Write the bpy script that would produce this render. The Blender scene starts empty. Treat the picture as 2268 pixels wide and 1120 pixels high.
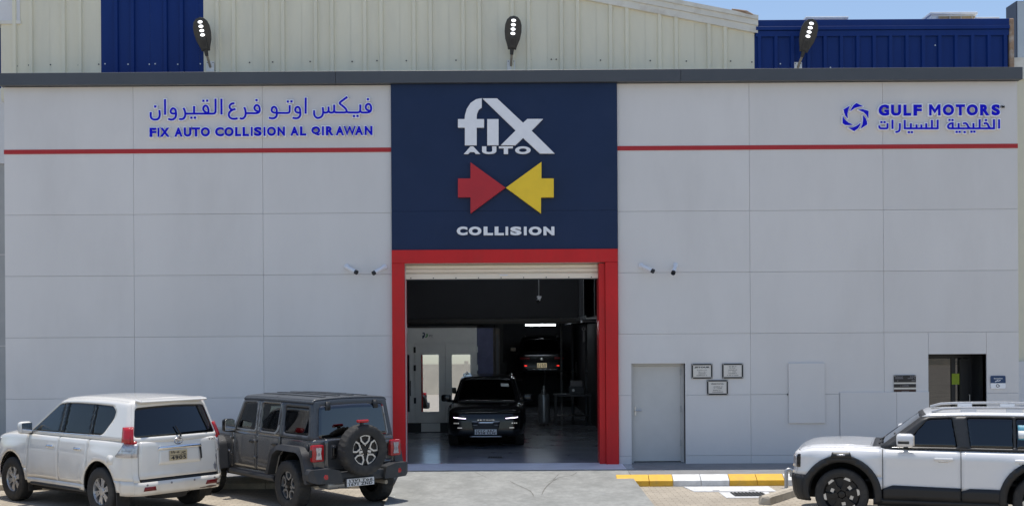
import bpy, bmesh, math, random
import numpy as np
from mathutils import Vector, Matrix
from mathutils.geometry import delaunay_2d_cdt
R = math.radians
random.seed(7)
SC = bpy.context.scene
COL = SC.collection

# ------------------------------------------------------------------ camera, sky, sun, exposure
D, EYE, SCALE = 24.0, 2.69, 107.0          # camera distance to facade, height above shop floor, photo px per metre on facade
FPX, HORY, ROLL = SCALE * D, 740.0, 0.0061
GZ = -0.18                                  # parking level below the shop floor
cam = bpy.data.cameras.new('camera')
camo = bpy.data.objects.new('camera', cam)
COL.objects.link(camo)
camo.location = (0, -D, EYE)
camo.rotation_mode = 'QUATERNION'
camo.rotation_quaternion = (Matrix.Rotation(R(90), 3, 'X') @ Matrix.Rotation(-ROLL, 3, 'Z')).to_quaternion()
cam.sensor_width = 36.0
cam.lens = 36.0 * FPX / 2268.0
cam.shift_y = (HORY - 560.0) / 2268.0
cam.clip_end = 6000
SC.camera = camo

SUN_EL, SUN_AZ = R(83.0), R(-14.0)          # azimuth measured from +Y towards +X
W = bpy.data.worlds.new('World')
SC.world = W
W.use_nodes = True
nt = W.node_tree
nt.nodes.clear()
wo = nt.nodes.new('ShaderNodeOutputWorld')
wb = nt.nodes.new('ShaderNodeBackground')
sk = nt.nodes.new('ShaderNodeTexSky')
sk.sky_type = 'NISHITA'
sk.sun_disc = False
sk.sun_elevation = SUN_EL
sk.sun_rotation = SUN_AZ
sk.altitude = 300
sk.air_density = 1.0
sk.dust_density = 1.2
sk.ozone_density = 1.6
wb.inputs['Strength'].default_value = 0.15
nt.links.new(sk.outputs[0], wb.inputs[0])
nt.links.new(wb.outputs[0], wo.inputs[0])
sl = bpy.data.lights.new('sun', 'SUN')
sl.energy = 3.8
sl.angle = R(0.53)
sl.color = (1.0, 0.95, 0.87)
so = bpy.data.objects.new('sun', sl)
COL.objects.link(so)
sd = Vector((math.cos(SUN_EL) * math.sin(SUN_AZ), math.cos(SUN_EL) * math.cos(SUN_AZ), math.sin(SUN_EL)))
so.rotation_euler = sd.to_track_quat('Z', 'Y').to_euler()
so.location = (0, 10, 40)
SC.view_settings.view_transform = 'Standard'
SC.view_settings.look = 'None'
SC.view_settings.exposure = 0.12
SC.view_settings.gamma = 1.0

# ------------------------------------------------------------------ materials
MATS = {}
def hexc(r, g, b):
    f = lambda c: (c / 255 / 12.92) if c / 255 <= .04045 else ((c / 255 + .055) / 1.055) ** 2.4
    return (f(r), f(g), f(b))

def mat(name, col, rough=.5, metal=0., var=.06, vscale=6., bump=0., bscale=60., coat=0., emis=None, spec=.5,
        dirt=None, dirt_scale=3., dirt_amt=.5, stretch=(1, 1, 1), objvar=0., world=False, drange=(.48, .72)):
    if name in MATS:
        return MATS[name]
    m = bpy.data.materials.new(name)
    m.use_nodes = True
    t = m.node_tree
    n, l = t.nodes, t.links
    b = n['Principled BSDF']
    b.inputs['Roughness'].default_value = rough
    b.inputs['Metallic'].default_value = metal
    b.inputs['Coat Weight'].default_value = coat
    b.inputs['Coat Roughness'].default_value = .04
    b.inputs['Specular IOR Level'].default_value = spec
    tc = n.new('ShaderNodeTexCoord')
    mp = n.new('ShaderNodeMapping')
    mp.inputs['Scale'].default_value = stretch
    if world:
        g = n.new('ShaderNodeNewGeometry')
        l.new(g.outputs['Position'], mp.inputs['Vector'])
    else:
        l.new(tc.outputs['Object'], mp.inputs['Vector'])
    nz = n.new('ShaderNodeTexNoise')
    nz.inputs['Scale'].default_value = vscale
    nz.inputs['Detail'].default_value = 6
    nz.inputs['Roughness'].default_value = .6
    l.new(mp.outputs[0], nz.inputs['Vector'])
    mr = n.new('ShaderNodeMapRange')
    mr.inputs[1].default_value = .3
    mr.inputs[2].default_value = .7
    mr.inputs[3].default_value = 1 - var
    mr.inputs[4].default_value = 1 + var
    l.new(nz.outputs[0], mr.inputs[0])
    mx = n.new('ShaderNodeVectorMath')
    mx.operation = 'SCALE'
    mx.inputs[0].default_value = col
    last = mr.outputs[0]
    if objvar:
        oi = n.new('ShaderNodeObjectInfo')
        m2 = n.new('ShaderNodeMapRange')
        m2.inputs[3].default_value = 1 - objvar
        m2.inputs[4].default_value = 1 + objvar
        l.new(oi.outputs['Random'], m2.inputs[0])
        mu = n.new('ShaderNodeMath')
        mu.operation = 'MULTIPLY'
        l.new(last, mu.inputs[0])
        l.new(m2.outputs[0], mu.inputs[1])
        last = mu.outputs[0]
    l.new(last, mx.inputs['Scale'])
    out = mx.outputs[0]
    if dirt:
        n2 = n.new('ShaderNodeTexNoise')
        n2.inputs['Scale'].default_value = dirt_scale
        n2.inputs['Detail'].default_value = 8
        n2.inputs['Roughness'].default_value = .65
        l.new(mp.outputs[0], n2.inputs['Vector'])
        r2 = n.new('ShaderNodeMapRange')
        r2.inputs[1].default_value = drange[0]
        r2.inputs[2].default_value = drange[1]
        r2.inputs[3].default_value = 0
        r2.inputs[4].default_value = dirt_amt
        l.new(n2.outputs[0], r2.inputs[0])
        mm = n.new('ShaderNodeMix')
        mm.data_type = 'RGBA'
        l.new(r2.outputs[0], mm.inputs[0])
        l.new(out, mm.inputs[6])
        mm.inputs[7].default_value = (*dirt, 1)
        out = mm.outputs[2]
    l.new(out, b.inputs['Base Color'])
    if rough > .12:
        rr = n.new('ShaderNodeMapRange')
        rr.inputs[3].default_value = max(.02, rough - .07)
        rr.inputs[4].default_value = min(1, rough + .07)
        l.new(nz.outputs[0], rr.inputs[0])
        l.new(rr.outputs[0], b.inputs['Roughness'])
    if bump:
        nb = n.new('ShaderNodeTexNoise')
        nb.inputs['Scale'].default_value = bscale
        nb.inputs['Detail'].default_value = 5
        l.new(mp.outputs[0], nb.inputs['Vector'])
        bp = n.new('ShaderNodeBump')
        bp.inputs['Strength'].default_value = 1
        bp.inputs['Distance'].default_value = bump
        l.new(nb.outputs[0], bp.inputs['Height'])
        l.new(bp.outputs[0], b.inputs['Normal'])
    if emis:
        b.inputs['Emission Color'].default_value = (*emis[0], 1)
        b.inputs['Emission Strength'].default_value = emis[1]
    MATS[name] = m
    return m

def glass(name, tint, refl=1.0, rough=.0):
    if name in MATS:
        return MATS[name]
    m = bpy.data.materials.new(name)
    m.use_nodes = True
    t = m.node_tree
    n, l = t.nodes, t.links
    n.clear()
    o = n.new('ShaderNodeOutputMaterial')
    tr = n.new('ShaderNodeBsdfTransparent')
    tr.inputs[0].default_value = (*tint, 1)
    gl = n.new('ShaderNodeBsdfGlossy')
    gl.inputs['Roughness'].default_value = rough
    gl.inputs[0].default_value = (.95, .97, 1, 1)
    fr = n.new('ShaderNodeFresnel')
    fr.inputs[0].default_value = 1.52
    mu = n.new('ShaderNodeMath')
    mu.operation = 'MULTIPLY'
    mu.use_clamp = True
    mu.inputs[1].default_value = refl
    l.new(fr.outputs[0], mu.inputs[0])
    mi = n.new('ShaderNodeMixShader')
    l.new(mu.outputs[0], mi.inputs[0])
    l.new(tr.outputs[0], mi.inputs[1])
    l.new(gl.outputs[0], mi.inputs[2])
    l.new(mi.outputs[0], o.inputs[0])
    MATS[name] = m
    return m

# ------------------------------------------------------------------ object helpers
def tag(o, label=None, cat=None, group=None, kind=None):
    if label: o['label'] = label
    if cat: o['category'] = cat
    if group: o['group'] = group
    if kind: o['kind'] = kind
    return o

def thing(name, label, cat, loc=(0, 0, 0), rz=0., group=None, parent=None):
    o = bpy.data.objects.new(name, None)
    COL.objects.link(o)
    o.empty_display_size = .2
    o.location = loc
    o.rotation_euler = (0, 0, rz)
    if parent: o.parent = parent
    return tag(o, label, cat, group)

def mobj(name, verts, faces, m, parent=None, smooth=False, loc=None):
    me = bpy.data.meshes.new(name)
    me.from_pydata([tuple(v) for v in verts], [], [tuple(f) for f in faces])
    me.validate()
    if smooth:
        me.polygons.foreach_set('use_smooth', [True] * len(me.polygons))
    if isinstance(m, str): m = MATS[m]
    me.materials.append(m)
    return link(name, me, parent, loc)

def link(name, me, parent=None, loc=None):
    o = bpy.data.objects.new(name, me)
    COL.objects.link(o)
    if parent: o.parent = parent
    if loc is not None: o.location = loc
    return o

def fixn(o):
    bm = bmesh.new(); bm.from_mesh(o.data)
    bmesh.ops.recalc_face_normals(bm, faces=bm.faces)
    bm.to_mesh(o.data); bm.free()
    return o

class MB:
    """collects simple solids of ONE part"""
    def __init__(s): s.v = []; s.f = []
    def _add(s, v, f):
        k = len(s.v); s.v += [tuple(p) for p in v]; s.f += [tuple(i + k for i in q) for q in f]; return s
    def box(s, x0, x1, y0, y1, z0, z1, b=0.):
        if b <= 0:
            v = [(x, y, z) for x in (x0, x1) for y in (y0, y1) for z in (z0, z1)]
            return s._add(v, [(0, 1, 3, 2), (4, 6, 7, 5), (0, 4, 5, 1), (2, 3, 7, 6), (0, 2, 6, 4), (1, 5, 7, 3)])
        bm = bmesh.new()
        bmesh.ops.create_cube(bm, size=1)
        for p in bm.verts:
            p.co = Vector(((x0 + x1) / 2 + p.co.x * (x1 - x0), (y0 + y1) / 2 + p.co.y * (y1 - y0), (z0 + z1) / 2 + p.co.z * (z1 - z0)))
        bmesh.ops.bevel(bm, geom=bm.edges[:] + bm.verts[:], offset=b, segments=2 if b > .02 else 1, affect='EDGES', profile=.5)
        bm.verts.index_update()
        s._add([p.co for p in bm.verts], [[q.index for q in f.verts] for f in bm.faces])
        bm.free()
        return s
    def tube(s, pts, r, n=10, cap=True):
        pts = [Vector(p) for p in pts]
        rs = r if isinstance(r, (list, tuple)) else [r] * len(pts)
        rings = []; v = []; f = []
        up = None
        for i, p in enumerate(pts):
            t = (pts[min(i + 1, len(pts) - 1)] - pts[max(i - 1, 0)]).normalized()
            if up is None:
                up = Vector((0, 0, 1)) if abs(t.z) < .9 else Vector((1, 0, 0))
            a = t.cross(up).normalized(); b_ = a.cross(t).normalized(); up = b_
            rings.append(len(v))
            for k in range(n):
                q = 2 * math.pi * k / n
                v.append(p + (a * math.cos(q) + b_ * math.sin(q)) * rs[i])
        for i in range(len(pts) - 1):
            for k in range(n):
                f.append((rings[i] + k, rings[i] + (k + 1) % n, rings[i + 1] + (k + 1) % n, rings[i + 1] + k))
        if cap:
            f.append(tuple(range(n))[::-1]); f.append(tuple(rings[-1] + k for k in range(n)))
        return s._add(v, f)
    def cyl(s, p0, p1, r0, r1=None, n=16): return s.tube([p0, p1], [r0, r0 if r1 is None else r1], n)
    def lathe(s, prof, c=(0, 0, 0), axis='z', n=32, rmod=None):
        v = []; f = []; m = len(prof)
        for k in range(n):
            a = 2 * math.pi * k / n
            for j, (r, h) in enumerate(prof):
                if rmod: r = rmod(k, j, r)
                x, y = r * math.cos(a), r * math.sin(a)
                p = {'z': (x, y, h), 'y': (x, h, y), 'x': (h, x, y)}[axis]
                v.append((p[0] + c[0], p[1] + c[1], p[2] + c[2]))
        for k in range(n):
            for j in range(m - 1):
                a, b_ = k * m + j, ((k + 1) % n) * m + j
                f.append((a, b_, b_ + 1, a + 1))
        return s._add(v, f)
    def prism(s, poly, h0, h1, plane='xz'):
        n = len(poly)
        def p3(p, h): return {'xz': (p[0], h, p[1]), 'xy': (p[0], p[1], h), 'yz': (h, p[0], p[1])}[plane]
        v = [p3(p, h0) for p in poly] + [p3(p, h1) for p in poly]
        f = [tuple(range(n)), tuple(range(2 * n - 1, n - 1, -1))]
        f += [(i, i + n, (i + 1) % n + n, (i + 1) % n) for i in range(n)]
        return s._add(v, f)
    def build(s, name, m, parent=None, smooth=False, loc=None, angle=None):
        o = fixn(mobj(name, s.v, s.f, m, parent, False, loc))
        if smooth:
            o.data.polygons.foreach_set('use_smooth', [True] * len(o.data.polygons))
            o.data.set_sharp_from_angle(angle=R(angle or 35))
        return o

def bx(name, x0, x1, y0, y1, z0, z1, m, parent=None, b=0.): return MB().box(x0, x1, y0, y1, z0, z1, b).build(name, m, parent)

# ------------------------------------------------------------------ flat shapes by constrained triangulation
def pip(P, poly):
    x, y = P[:, 0], P[:, 1]; ins = np.zeros(len(P), bool); n = len(poly)
    for i in range(n):
        x0, y0 = poly[i]; x1, y1 = poly[(i + 1) % n]
        if y0 == y1: continue
        c = ((y0 > y) != (y1 > y)) & (x < (x1 - x0) * (y - y0) / (y1 - y0) + x0)
        ins ^= c
    return ins

def dens(poly, step):
    out = []
    for i, a in enumerate(poly):
        b = poly[(i + 1) % len(poly)]
        k = max(1, int(math.ceil(math.dist(a, b) / step)))
        out += [(a[0] + (b[0] - a[0]) * j / k, a[1] + (b[1] - a[1]) * j / k) for j in range(k)]
    return out

def fil(poly, r, n=4):
    """round the corners of a polygon; r one radius or one per corner"""
    out = []; m = len(poly)
    for i, p in enumerate(poly):
        rr = r[i] if isinstance(r, (list, tuple)) else r
        if rr <= 0: out.append(p); continue
        a, b = poly[i - 1], poly[(i + 1) % m]
        la, lb = math.dist(p, a), math.dist(p, b)
        ra, rb = min(rr, la * .48), min(rr, lb * .48)
        pa = (p[0] + (a[0] - p[0]) * ra / la, p[1] + (a[1] - p[1]) * ra / la)
        pb = (p[0] + (b[0] - p[0]) * rb / lb, p[1] + (b[1] - p[1]) * rb / lb)
        for k in range(n + 1):
            t = k / n
            out.append(((1 - t) ** 2 * pa[0] + 2 * t * (1 - t) * p[0] + t * t * pb[0], (1 - t) ** 2 * pa[1] + 2 * t * (1 - t) * p[1] + t * t * pb[1]))
    return out

def arc(cx, cy, r, a0, a1, n=14, ry=None):
    return [(cx + r * math.cos(R(a0 + (a1 - a0) * i / n)), cy + (ry or r) * math.sin(R(a0 + (a1 - a0) * i / n))) for i in range(n + 1)]

def fill2d(outs, cuts=(), step=.06, grid=None, inside=None):
    """triangulate union of outs minus cuts"""
    V = []; E = []
    for poly in list(outs) + list(cuts):
        d = dens(poly, step); k = len(V); V += d
        E += [(k + i, k + (i + 1) % len(d)) for i in range(len(d))]
    B = np.array(V)
    if grid is not None:
        gx, gy = grid
        G = np.array([(a, b) for a in gx for b in gy])
        ok = np.zeros(len(G), bool)
        for o in outs: ok |= pip(G, o)
        G = G[ok]
        if len(G):
            dmin = np.sqrt(((G[:, None, :] - B[None, :, :]) ** 2).sum(2)).min(1)
            V += [tuple(p) for p in G[dmin > step * .35]]
    r = delaunay_2d_cdt([Vector(p) for p in V], E, [], 0, 1e-6, False)
    v2 = np.array([(p.x, p.y) for p in r[0]]); F = [tuple(f) for f in r[2]]
    C = np.array([v2[list(f)].mean(0) for f in F])
    if inside is None:
        ok = np.zeros(len(C), bool)
        for o in outs: ok |= pip(C, o)
    else: ok = inside(C)
    for c in cuts: ok &= ~pip(C, c)
    F = [f for f, k in zip(F, ok) if k]
    used = sorted({i for f in F for i in f}); rm = {o: i for i, o in enumerate(used)}
    v2 = v2[used]; F = [tuple(rm[i] for i in f) for f in F]
    out = []
    for f in F:
        a, b, c = v2[f[0]], v2[f[1]], v2[f[2]]
        out.append(f if (b[0] - a[0]) * (c[1] - a[1]) - (b[1] - a[1]) * (c[0] - a[0]) > 0 else (f[0], f[2], f[1]))
    return v2, out

def slab(v2, F, y0, y1):
    """solid from a flat xz triangulation between depth y0 (front) and y1 (back)"""
    n = len(v2)
    v = [(p[0], y0, p[1]) for p in v2] + [(p[0], y1, p[1]) for p in v2]
    f = list(F) + [(c + n, b + n, a + n) for a, b, c in F]
    cnt = {}
    for t in F:
        for i in range(3):
            cnt[(t[i], t[(i + 1) % 3])] = 1
    for (a, b) in cnt:
        if (b, a) not in cnt: f.append((b, a, a + n, b + n))
    return v, f

def catmull(P, n=6):
    if len(P) < 3: return P
    o = []
    for i in range(len(P) - 1):
        p0, p1, p2, p3 = P[max(i - 1, 0)], P[i], P[i + 1], P[min(i + 2, len(P) - 1)]
        for k in range(n):
            t = k / n
            o.append(tuple(.5 * (2 * p1[j] + (p2[j] - p0[j]) * t + (2 * p0[j] - 5 * p1[j] + 4 * p2[j] - p3[j]) * t * t + (3 * p1[j] - p0[j] - 3 * p2[j] + p3[j]) * t ** 3) for j in (0, 1)))
    return o + [P[-1]]

def stroke_shape(strokes, w, y0, y1, extra=0.):
    """union of thick strokes (xz polylines) -> solid verts, faces. strokes: list of point lists; single points are dots"""
    h = w / 2 + extra
    polys = []
    for S in strokes:
        if len(S) == 1:
            c = S[0]; q = w * .55 + extra
            polys.append([(c[0] - q, c[1] - q), (c[0] + q, c[1] - q), (c[0] + q, c[1] + q), (c[0] - q, c[1] + q)]); continue
        P = catmull(S) if len(S) > 2 else [(S[0][0] + (S[1][0] - S[0][0]) * t, S[0][1] + (S[1][1] - S[0][1]) * t) for t in (0, .5, 1)]
        if extra:
            a, b = P[0], P[1]; L = math.dist(a, b) or 1
            P = [(a[0] - (b[0] - a[0]) / L * extra, a[1] - (b[1] - a[1]) / L * extra)] + list(P[1:])
            a, b = P[-1], P[-2]; L = math.dist(a, b) or 1
            P[-1] = (a[0] - (b[0] - a[0]) / L * extra, a[1] - (b[1] - a[1]) / L * extra)
        lf, rt = [], []
        for i, p in enumerate(P):
            a, b = P[max(i - 1, 0)], P[min(i + 1, len(P) - 1)]
            L = math.dist(a, b) or 1; nx, nz = -(b[1] - a[1]) / L, (b[0] - a[0]) / L
            lf.append((p[0] + nx * h, p[1] + nz * h)); rt.append((p[0] - nx * h, p[1] - nz * h))
        for i in range(len(P) - 1): polys.append([lf[i], lf[i + 1], rt[i + 1], rt[i]])
    v2, F = fill2d(polys, step=9)
    return slab(v2, F, y0, y1)

GLY = {}
def glyph(txt, bold=.0, sp=1.):
    """flat outline mesh of built-in font text, normalised so that bbox is 0..1 x 0..1; cached"""
    k = (txt, bold, sp)
    if k not in GLY:
        c = bpy.data.curves.new('t', 'FONT'); c.body = txt; c.size = 1; c.offset = bold; c.extrude = .5; c.resolution_u = 6; c.space_character = sp
        o = bpy.data.objects.new('t', c); COL.objects.link(o)
        bpy.context.view_layer.update()
        me = bpy.data.meshes.new_from_object(o.evaluated_get(bpy.context.evaluated_depsgraph_get()))
        v = np.array([p.co[:] for p in me.vertices]); f = [tuple(p.vertices) for p in me.polygons]
        bpy.data.objects.remove(o); bpy.data.curves.remove(c); bpy.data.meshes.remove(me)
        lo, hi = v.min(0), v.max(0)
        GLY[k] = ((v - lo) / np.maximum(hi - lo, 1e-6), f)
    return GLY[k]

def text(name, txt, x0, x1, z0, z1, y0, y1, m, parent, bold=.0, pad=0., sp=1.):
    """text solid filling the box x0..x1, z0..z1 with front face at y0"""
    v, f = glyph(txt, bold, sp)
    V = np.column_stack([x0 - pad + v[:, 0] * (x1 - x0 + 2 * pad), y1 + v[:, 2] * (y0 - y1), z0 - pad + v[:, 1] * (z1 - z0 + 2 * pad)])
    return mobj(name, V, f, m, parent)

def fac(px, py, d=D):
    """photo measurement (px, py) of a point lying on a plane at distance d from the camera -> (x, z) in metres"""
    a, b = px - 1134.0, HORY - py
    x, u = a + b * ROLL, b - a * ROLL
    return x * d / FPX, EYE + u * d / FPX
# ------------------------------------------------------------------ material library
mat('panel', (.715, .69, .665), .40, 0, .035, .7, bump=.012, bscale=.8, objvar=.025, spec=.4, dirt=(.55, .52, .49), dirt_scale=.9, dirt_amt=.22, stretch=(1, 1, .35), world=True)
mat('panel_back', (.62, .60, .58), .7)
mat('cornice', (.070, .077, .088), .45, .0, .08, 1.2)
mat('navy', (.011, .027, .078), .42, 0, .08, .8, spec=.25, dirt=(.018, .035, .09), dirt_amt=.5, dirt_scale=1.2)
mat('red_clad', (.64, .024, .026), .36, 0, .10, 1.3, stretch=(1, 1, .4), dirt=(.40, .04, .035), dirt_amt=.3, spec=.22)
mat('stripe_red', (.44, .013, .016), .4, 0, .06, 2)
mat('sign_white', (.88, .88, .90), .35, 0, .03)
mat('sign_blue', (.006, .005, .62), .5, 0, .05, 3, spec=.15)
mat('sign_rim', (.93, .93, .94), .35, 0, .03)
mat('arrow_red', (.50, .012, .022), .4, 0, .06, 3)
mat('arrow_yellow', (.97, .64, .022), .4, 0, .06, 3)
mat('shutter', (.93, .84, .68), .4, 0, .06, 3, dirt=(.5, .38, .26), dirt_amt=.3, stretch=(.5, 1, 3))
mat('cream_metal', (.76, .72, .56), .42, 0, .06, 1.5, objvar=.02, dirt=(.52, .51, .44), dirt_amt=.25, dirt_scale=1.6, stretch=(1, 1, .25))
mat('blue_metal', (.006, .030, .165), .42, 0, .10, 1.5, objvar=.03, spec=.2, dirt=(.015, .045, .18), dirt_amt=.3, dirt_scale=2, stretch=(1, 1, .3))
mat('cream_trim', (.72, .70, .62), .45, 0, .08, 2, dirt=(.30, .19, .10), dirt_amt=.35, dirt_scale=2.5)
mat('rust', (.30, .20, .13), .8, 0, .3, 9, bump=.004, dirt=(.55, .52, .47), dirt_amt=.8, dirt_scale=5)
mat('screw', (.07, .07, .075), .5, .4)
mat('screw_pale', (.6, .62, .65), .4, .4)
mat('white_render', (.72, .72, .72), .7, 0, .06, 1.5, bump=.002, dirt=(.5, .48, .45), dirt_amt=.3)
mat('grey_render', (.42, .42, .41), .75, 0, .08, 1.5, bump=.003)
mat('tower_navy', (.030, .038, .062), .5, 0, .1, 2)
mat('tower_grey', (.36, .41, .45), .35, 0, .05, 1)
mat('ac_white', (.78, .78, .76), .5, 0, .05, 4, dirt=(.5, .45, .38), dirt_amt=.4)
mat('ac_grille', (.34, .24, .12), .7, 0, .2, 12)
mat('concrete', (.29, .295, .28), .82, 0, .16, 9, bump=.004, bscale=40, dirt=(.175, .18, .17), dirt_amt=.75, dirt_scale=1.5, stretch=(1, .6, 1), drange=(.44, .70))
mat('sidewalk', (.24, .24, .24), .85, 0, .1, 4, bump=.004, dirt=(.16, .155, .15), dirt_amt=.5)
mat('kerb_yellow', (.78, .44, .035), .65, 0, .10, 8, bump=.004, dirt=(.45, .30, .10), dirt_amt=.45, dirt_scale=6)
mat('kerb_white', (.74, .74, .72), .65, 0, .08, 8, bump=.004, dirt=(.46, .43, .38), dirt_amt=.5, dirt_scale=6)
mat('kerb_raw', (.47, .42, .34), .85, 0, .12, 7, bump=.006, dirt=(.28, .24, .19), dirt_amt=.6, dirt_scale=6)
mat('kerb_joint', (.16, .13, .10), .9)
mat('crack', (.17, .165, .15), .9, 0, .3, 9)
mat('plate_white', (.66, .67, .68), .6, 0, .10, 12, bump=.002, dirt=(.45, .42, .38), dirt_amt=.5, dirt_scale=7)
mat('grate', (.045, .048, .050), .6, .3, .2, 20)
mat('galv', (.42, .43, .44), .42, .6, .12, 20)
mat('black_plastic', (.022, .023, .025), .48, 0, .12, 20)
mat('dark_metal', (.030, .030, .032), .4, .4)
mat('lamp_grey', (.050, .050, .048), .5, .2, .12, 8)
mat('lamp_pole', (.34, .30, .24), .6, .3, .2, 12, dirt=(.25, .14, .06), dirt_amt=.5, dirt_scale=14)
mat('led', (.9, .9, .95), .3, emis=((.95, .97, 1), 1.6))
mat('camera_white', (.78, .79, .82), .35, 0, .03)
mat('black_gloss', (.008, .008, .009), .12)
mat('grey_door', (.60, .585, .555), .45, 0, .05, 2)
mat('steel', (.55, .56, .58), .3, .9, .06, 20)
mat('plaque', (.72, .68, .62), .35, .15, .05, 6, dirt=(.60, .58, .60), dirt_amt=.5, dirt_scale=5)
mat('ink', (.02, .02, .022), .6)
mat('ink_soft', (.17, .16, .15), .6)
mat('board_black', (.018, .017, .019), .35)
mat('board_brown', (.050, .022, .016), .4)
mat('print_grey', (.22, .21, .22), .5)
mat('print_white', (.75, .77, .8), .5)
mat('sign_navy', (.008, .045, .13), .35)
mat('sticker_green', (.38, .52, .03), .5)
mat('frame_dark', (.028, .029, .032), .38, .2, .08, 3)
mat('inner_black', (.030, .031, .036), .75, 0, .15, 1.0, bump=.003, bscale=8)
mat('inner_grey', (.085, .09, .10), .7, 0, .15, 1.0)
mat('floor_epoxy', (.33, .345, .38), .18, 0, .10, .9, dirt=(.19, .20, .22), dirt_amt=.6, dirt_scale=.8, spec=.4)
mat('booth_grey', (.82, .81, .78), .42, .0, .07, 1.6, objvar=.03)
mat('strip_pale', (.70, .73, .80), .45, 0, .10, 1.4, dirt=(.55, .58, .64), dirt_amt=.6, dirt_scale=2)
mat('booth_trim', (.72, .72, .70), .35, .2)
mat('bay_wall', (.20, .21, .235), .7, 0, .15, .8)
mat('purple_panel', (.085, .098, .20), .5, 0, .15, 2, dirt=(.16, .15, .27), dirt_amt=.6, dirt_scale=2)
mat('column_steel', (.10, .085, .072), .6, .3, .2, 5)
mat('tube_lamp', (.9, .95, 1), .4, emis=((.80, .90, 1.0), 36.0))
mat('tank_steel', (.34, .35, .36), .30, .6, .1, 6)
mat('logo_navy', (.012, .025, .07), .5)
mat('logo_green', (.04, .30, .06), .5)
glass('glass_clear', (.10, .12, .12), 1.6)
glass('booth_glass', (.30, .36, .36), 20.0)
glass('entrance_glass', (.05, .05, .045), 3.0)

# ground: tan interlocking pavers, material only (pieces are under 10 px)
def paver_mat():
    m = bpy.data.materials.new('pavers'); m.use_nodes = True
    t = m.node_tree; n, l = t.nodes, t.links; b = n['Principled BSDF']
    g = n.new('ShaderNodeNewGeometry')
    br = n.new('ShaderNodeTexBrick')
    br.inputs['Scale'].default_value = 1
    br.inputs['Brick Width'].default_value = .22
    br.inputs['Row Height'].default_value = .11
    br.inputs['Mortar Size'].default_value = .006
    br.inputs['Mortar Smooth'].default_value = .3
    br.inputs['Color1'].default_value = (.44, .39, .315, 1)
    br.inputs['Color2'].default_value = (.38, .335, .27, 1)
    br.inputs['Mortar'].default_value = (.25, .215, .17, 1)
    l.new(g.outputs['Position'], br.inputs['Vector'])
    nz = n.new('ShaderNodeTexNoise'); nz.inputs['Scale'].default_value = 1.1; nz.inputs['Detail'].default_value = 9
    nz.inputs['Roughness'].default_value = .65
    l.new(g.outputs['Position'], nz.inputs['Vector'])
    mr = n.new('ShaderNodeMapRange'); mr.inputs[1].default_value = .3; mr.inputs[2].default_value = .7; mr.inputs[3].default_value = .78; mr.inputs[4].default_value = 1.16
    l.new(nz.outputs[0], mr.inputs[0])
    vm = n.new('ShaderNodeVectorMath'); vm.operation = 'SCALE'
    l.new(br.outputs['Color'], vm.inputs[0]); l.new(mr.outputs[0], vm.inputs['Scale'])
    l.new(vm.outputs[0], b.inputs['Base Color'])
    b.inputs['Roughness'].default_value = .85
    bp = n.new('ShaderNodeBump'); bp.inputs['Distance'].default_value = .006
    mth = n.new('ShaderNodeMath'); mth.operation = 'MULTIPLY_ADD'; mth.inputs[1].default_value = -1.0
    n2 = n.new('ShaderNodeTexNoise'); n2.inputs['Scale'].default_value = 25
    l.new(g.outputs['Position'], n2.inputs['Vector'])
    l.new(br.outputs['Fac'], mth.inputs[0]); l.new(n2.outputs[0], mth.inputs[2])
    l.new(mth.outputs[0], bp.inputs['Height']); l.new(bp.outputs[0], b.inputs['Normal'])
    MATS['pavers'] = m
paver_mat()

# ------------------------------------------------------------------ setting
tag(mobj('ground', [(-900, -1500, GZ), (900, -1500, GZ), (900, 300, GZ), (-900, 300, GZ)], [(0, 1, 2, 3)], 'pavers'), kind='structure')
tag(bx('shop_floor', -6.2, 2.44, -.97, 23, GZ - .2, 0, 'floor_epoxy'), kind='structure')
# concrete ramp from the doorway down to the parking
tag(bx('doorway_strip', -2.47, 2.262, -.968, .22, -.05, .004, 'strip_pale'), kind='structure')  # paler bluish strip of floor across the doorway
RX0, RX1 = -2.22, 2.26
rv = []
ys = [-.972, -2.4, -4.2, -6.5, -9.5]
for y, z in zip(ys, [.002, -.045, -.095, -.14, GZ + .004]):
    k = (-.97 - y) / 8.5
    rv += [(RX0 + .20 * k, y, z), (RX1 + .10 * k, y, z)]
nr = len(ys)
rf = [(2 * i, 2 * i + 2, 2 * i + 3, 2 * i + 1) for i in range(nr - 1)]
bot = len(rv)
rv += [(x, y, GZ - .1) for x, y, z in rv]
rf += [(2 * i, bot + 2 * i, bot + 2 * i + 2, 2 * i + 2) for i in range(nr - 1)] + [(2 * i + 1, 2 * i + 3, bot + 2 * i + 3, bot + 2 * i + 1) for i in range(nr - 1)]
rf += [(0, 1, bot + 1, bot), (bot - 2, bot - 1, 2 * bot - 1, 2 * bot - 2)]
tag(fixn(mobj('ramp', rv, rf, 'concrete')), kind='structure')
def crack(pts, w):
    P = catmull(pts, 5); v = []; f = []
    for i, p in enumerate(P):
        a, b = P[max(i - 1, 0)], P[min(i + 1, len(P) - 1)]; L = math.dist(a, b); q = w * random.uniform(.35, 1.2)
        nx, ny = -(b[1] - a[1]) / L * q, (b[0] - a[0]) / L * q
        for s in (1, -1):
            yy = p[1] + ny * s
            v.append((p[0] + nx * s, yy, float(np.interp(-yy, [-y for y in ys], [.002, -.045, -.095, -.14, GZ + .004])) + .004))
    f = [(2 * i, 2 * i + 2, 2 * i + 3, 2 * i + 1) for i in range(len(P) - 1)]
    return v, f
ramp = bpy.data.objects['ramp']
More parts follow.
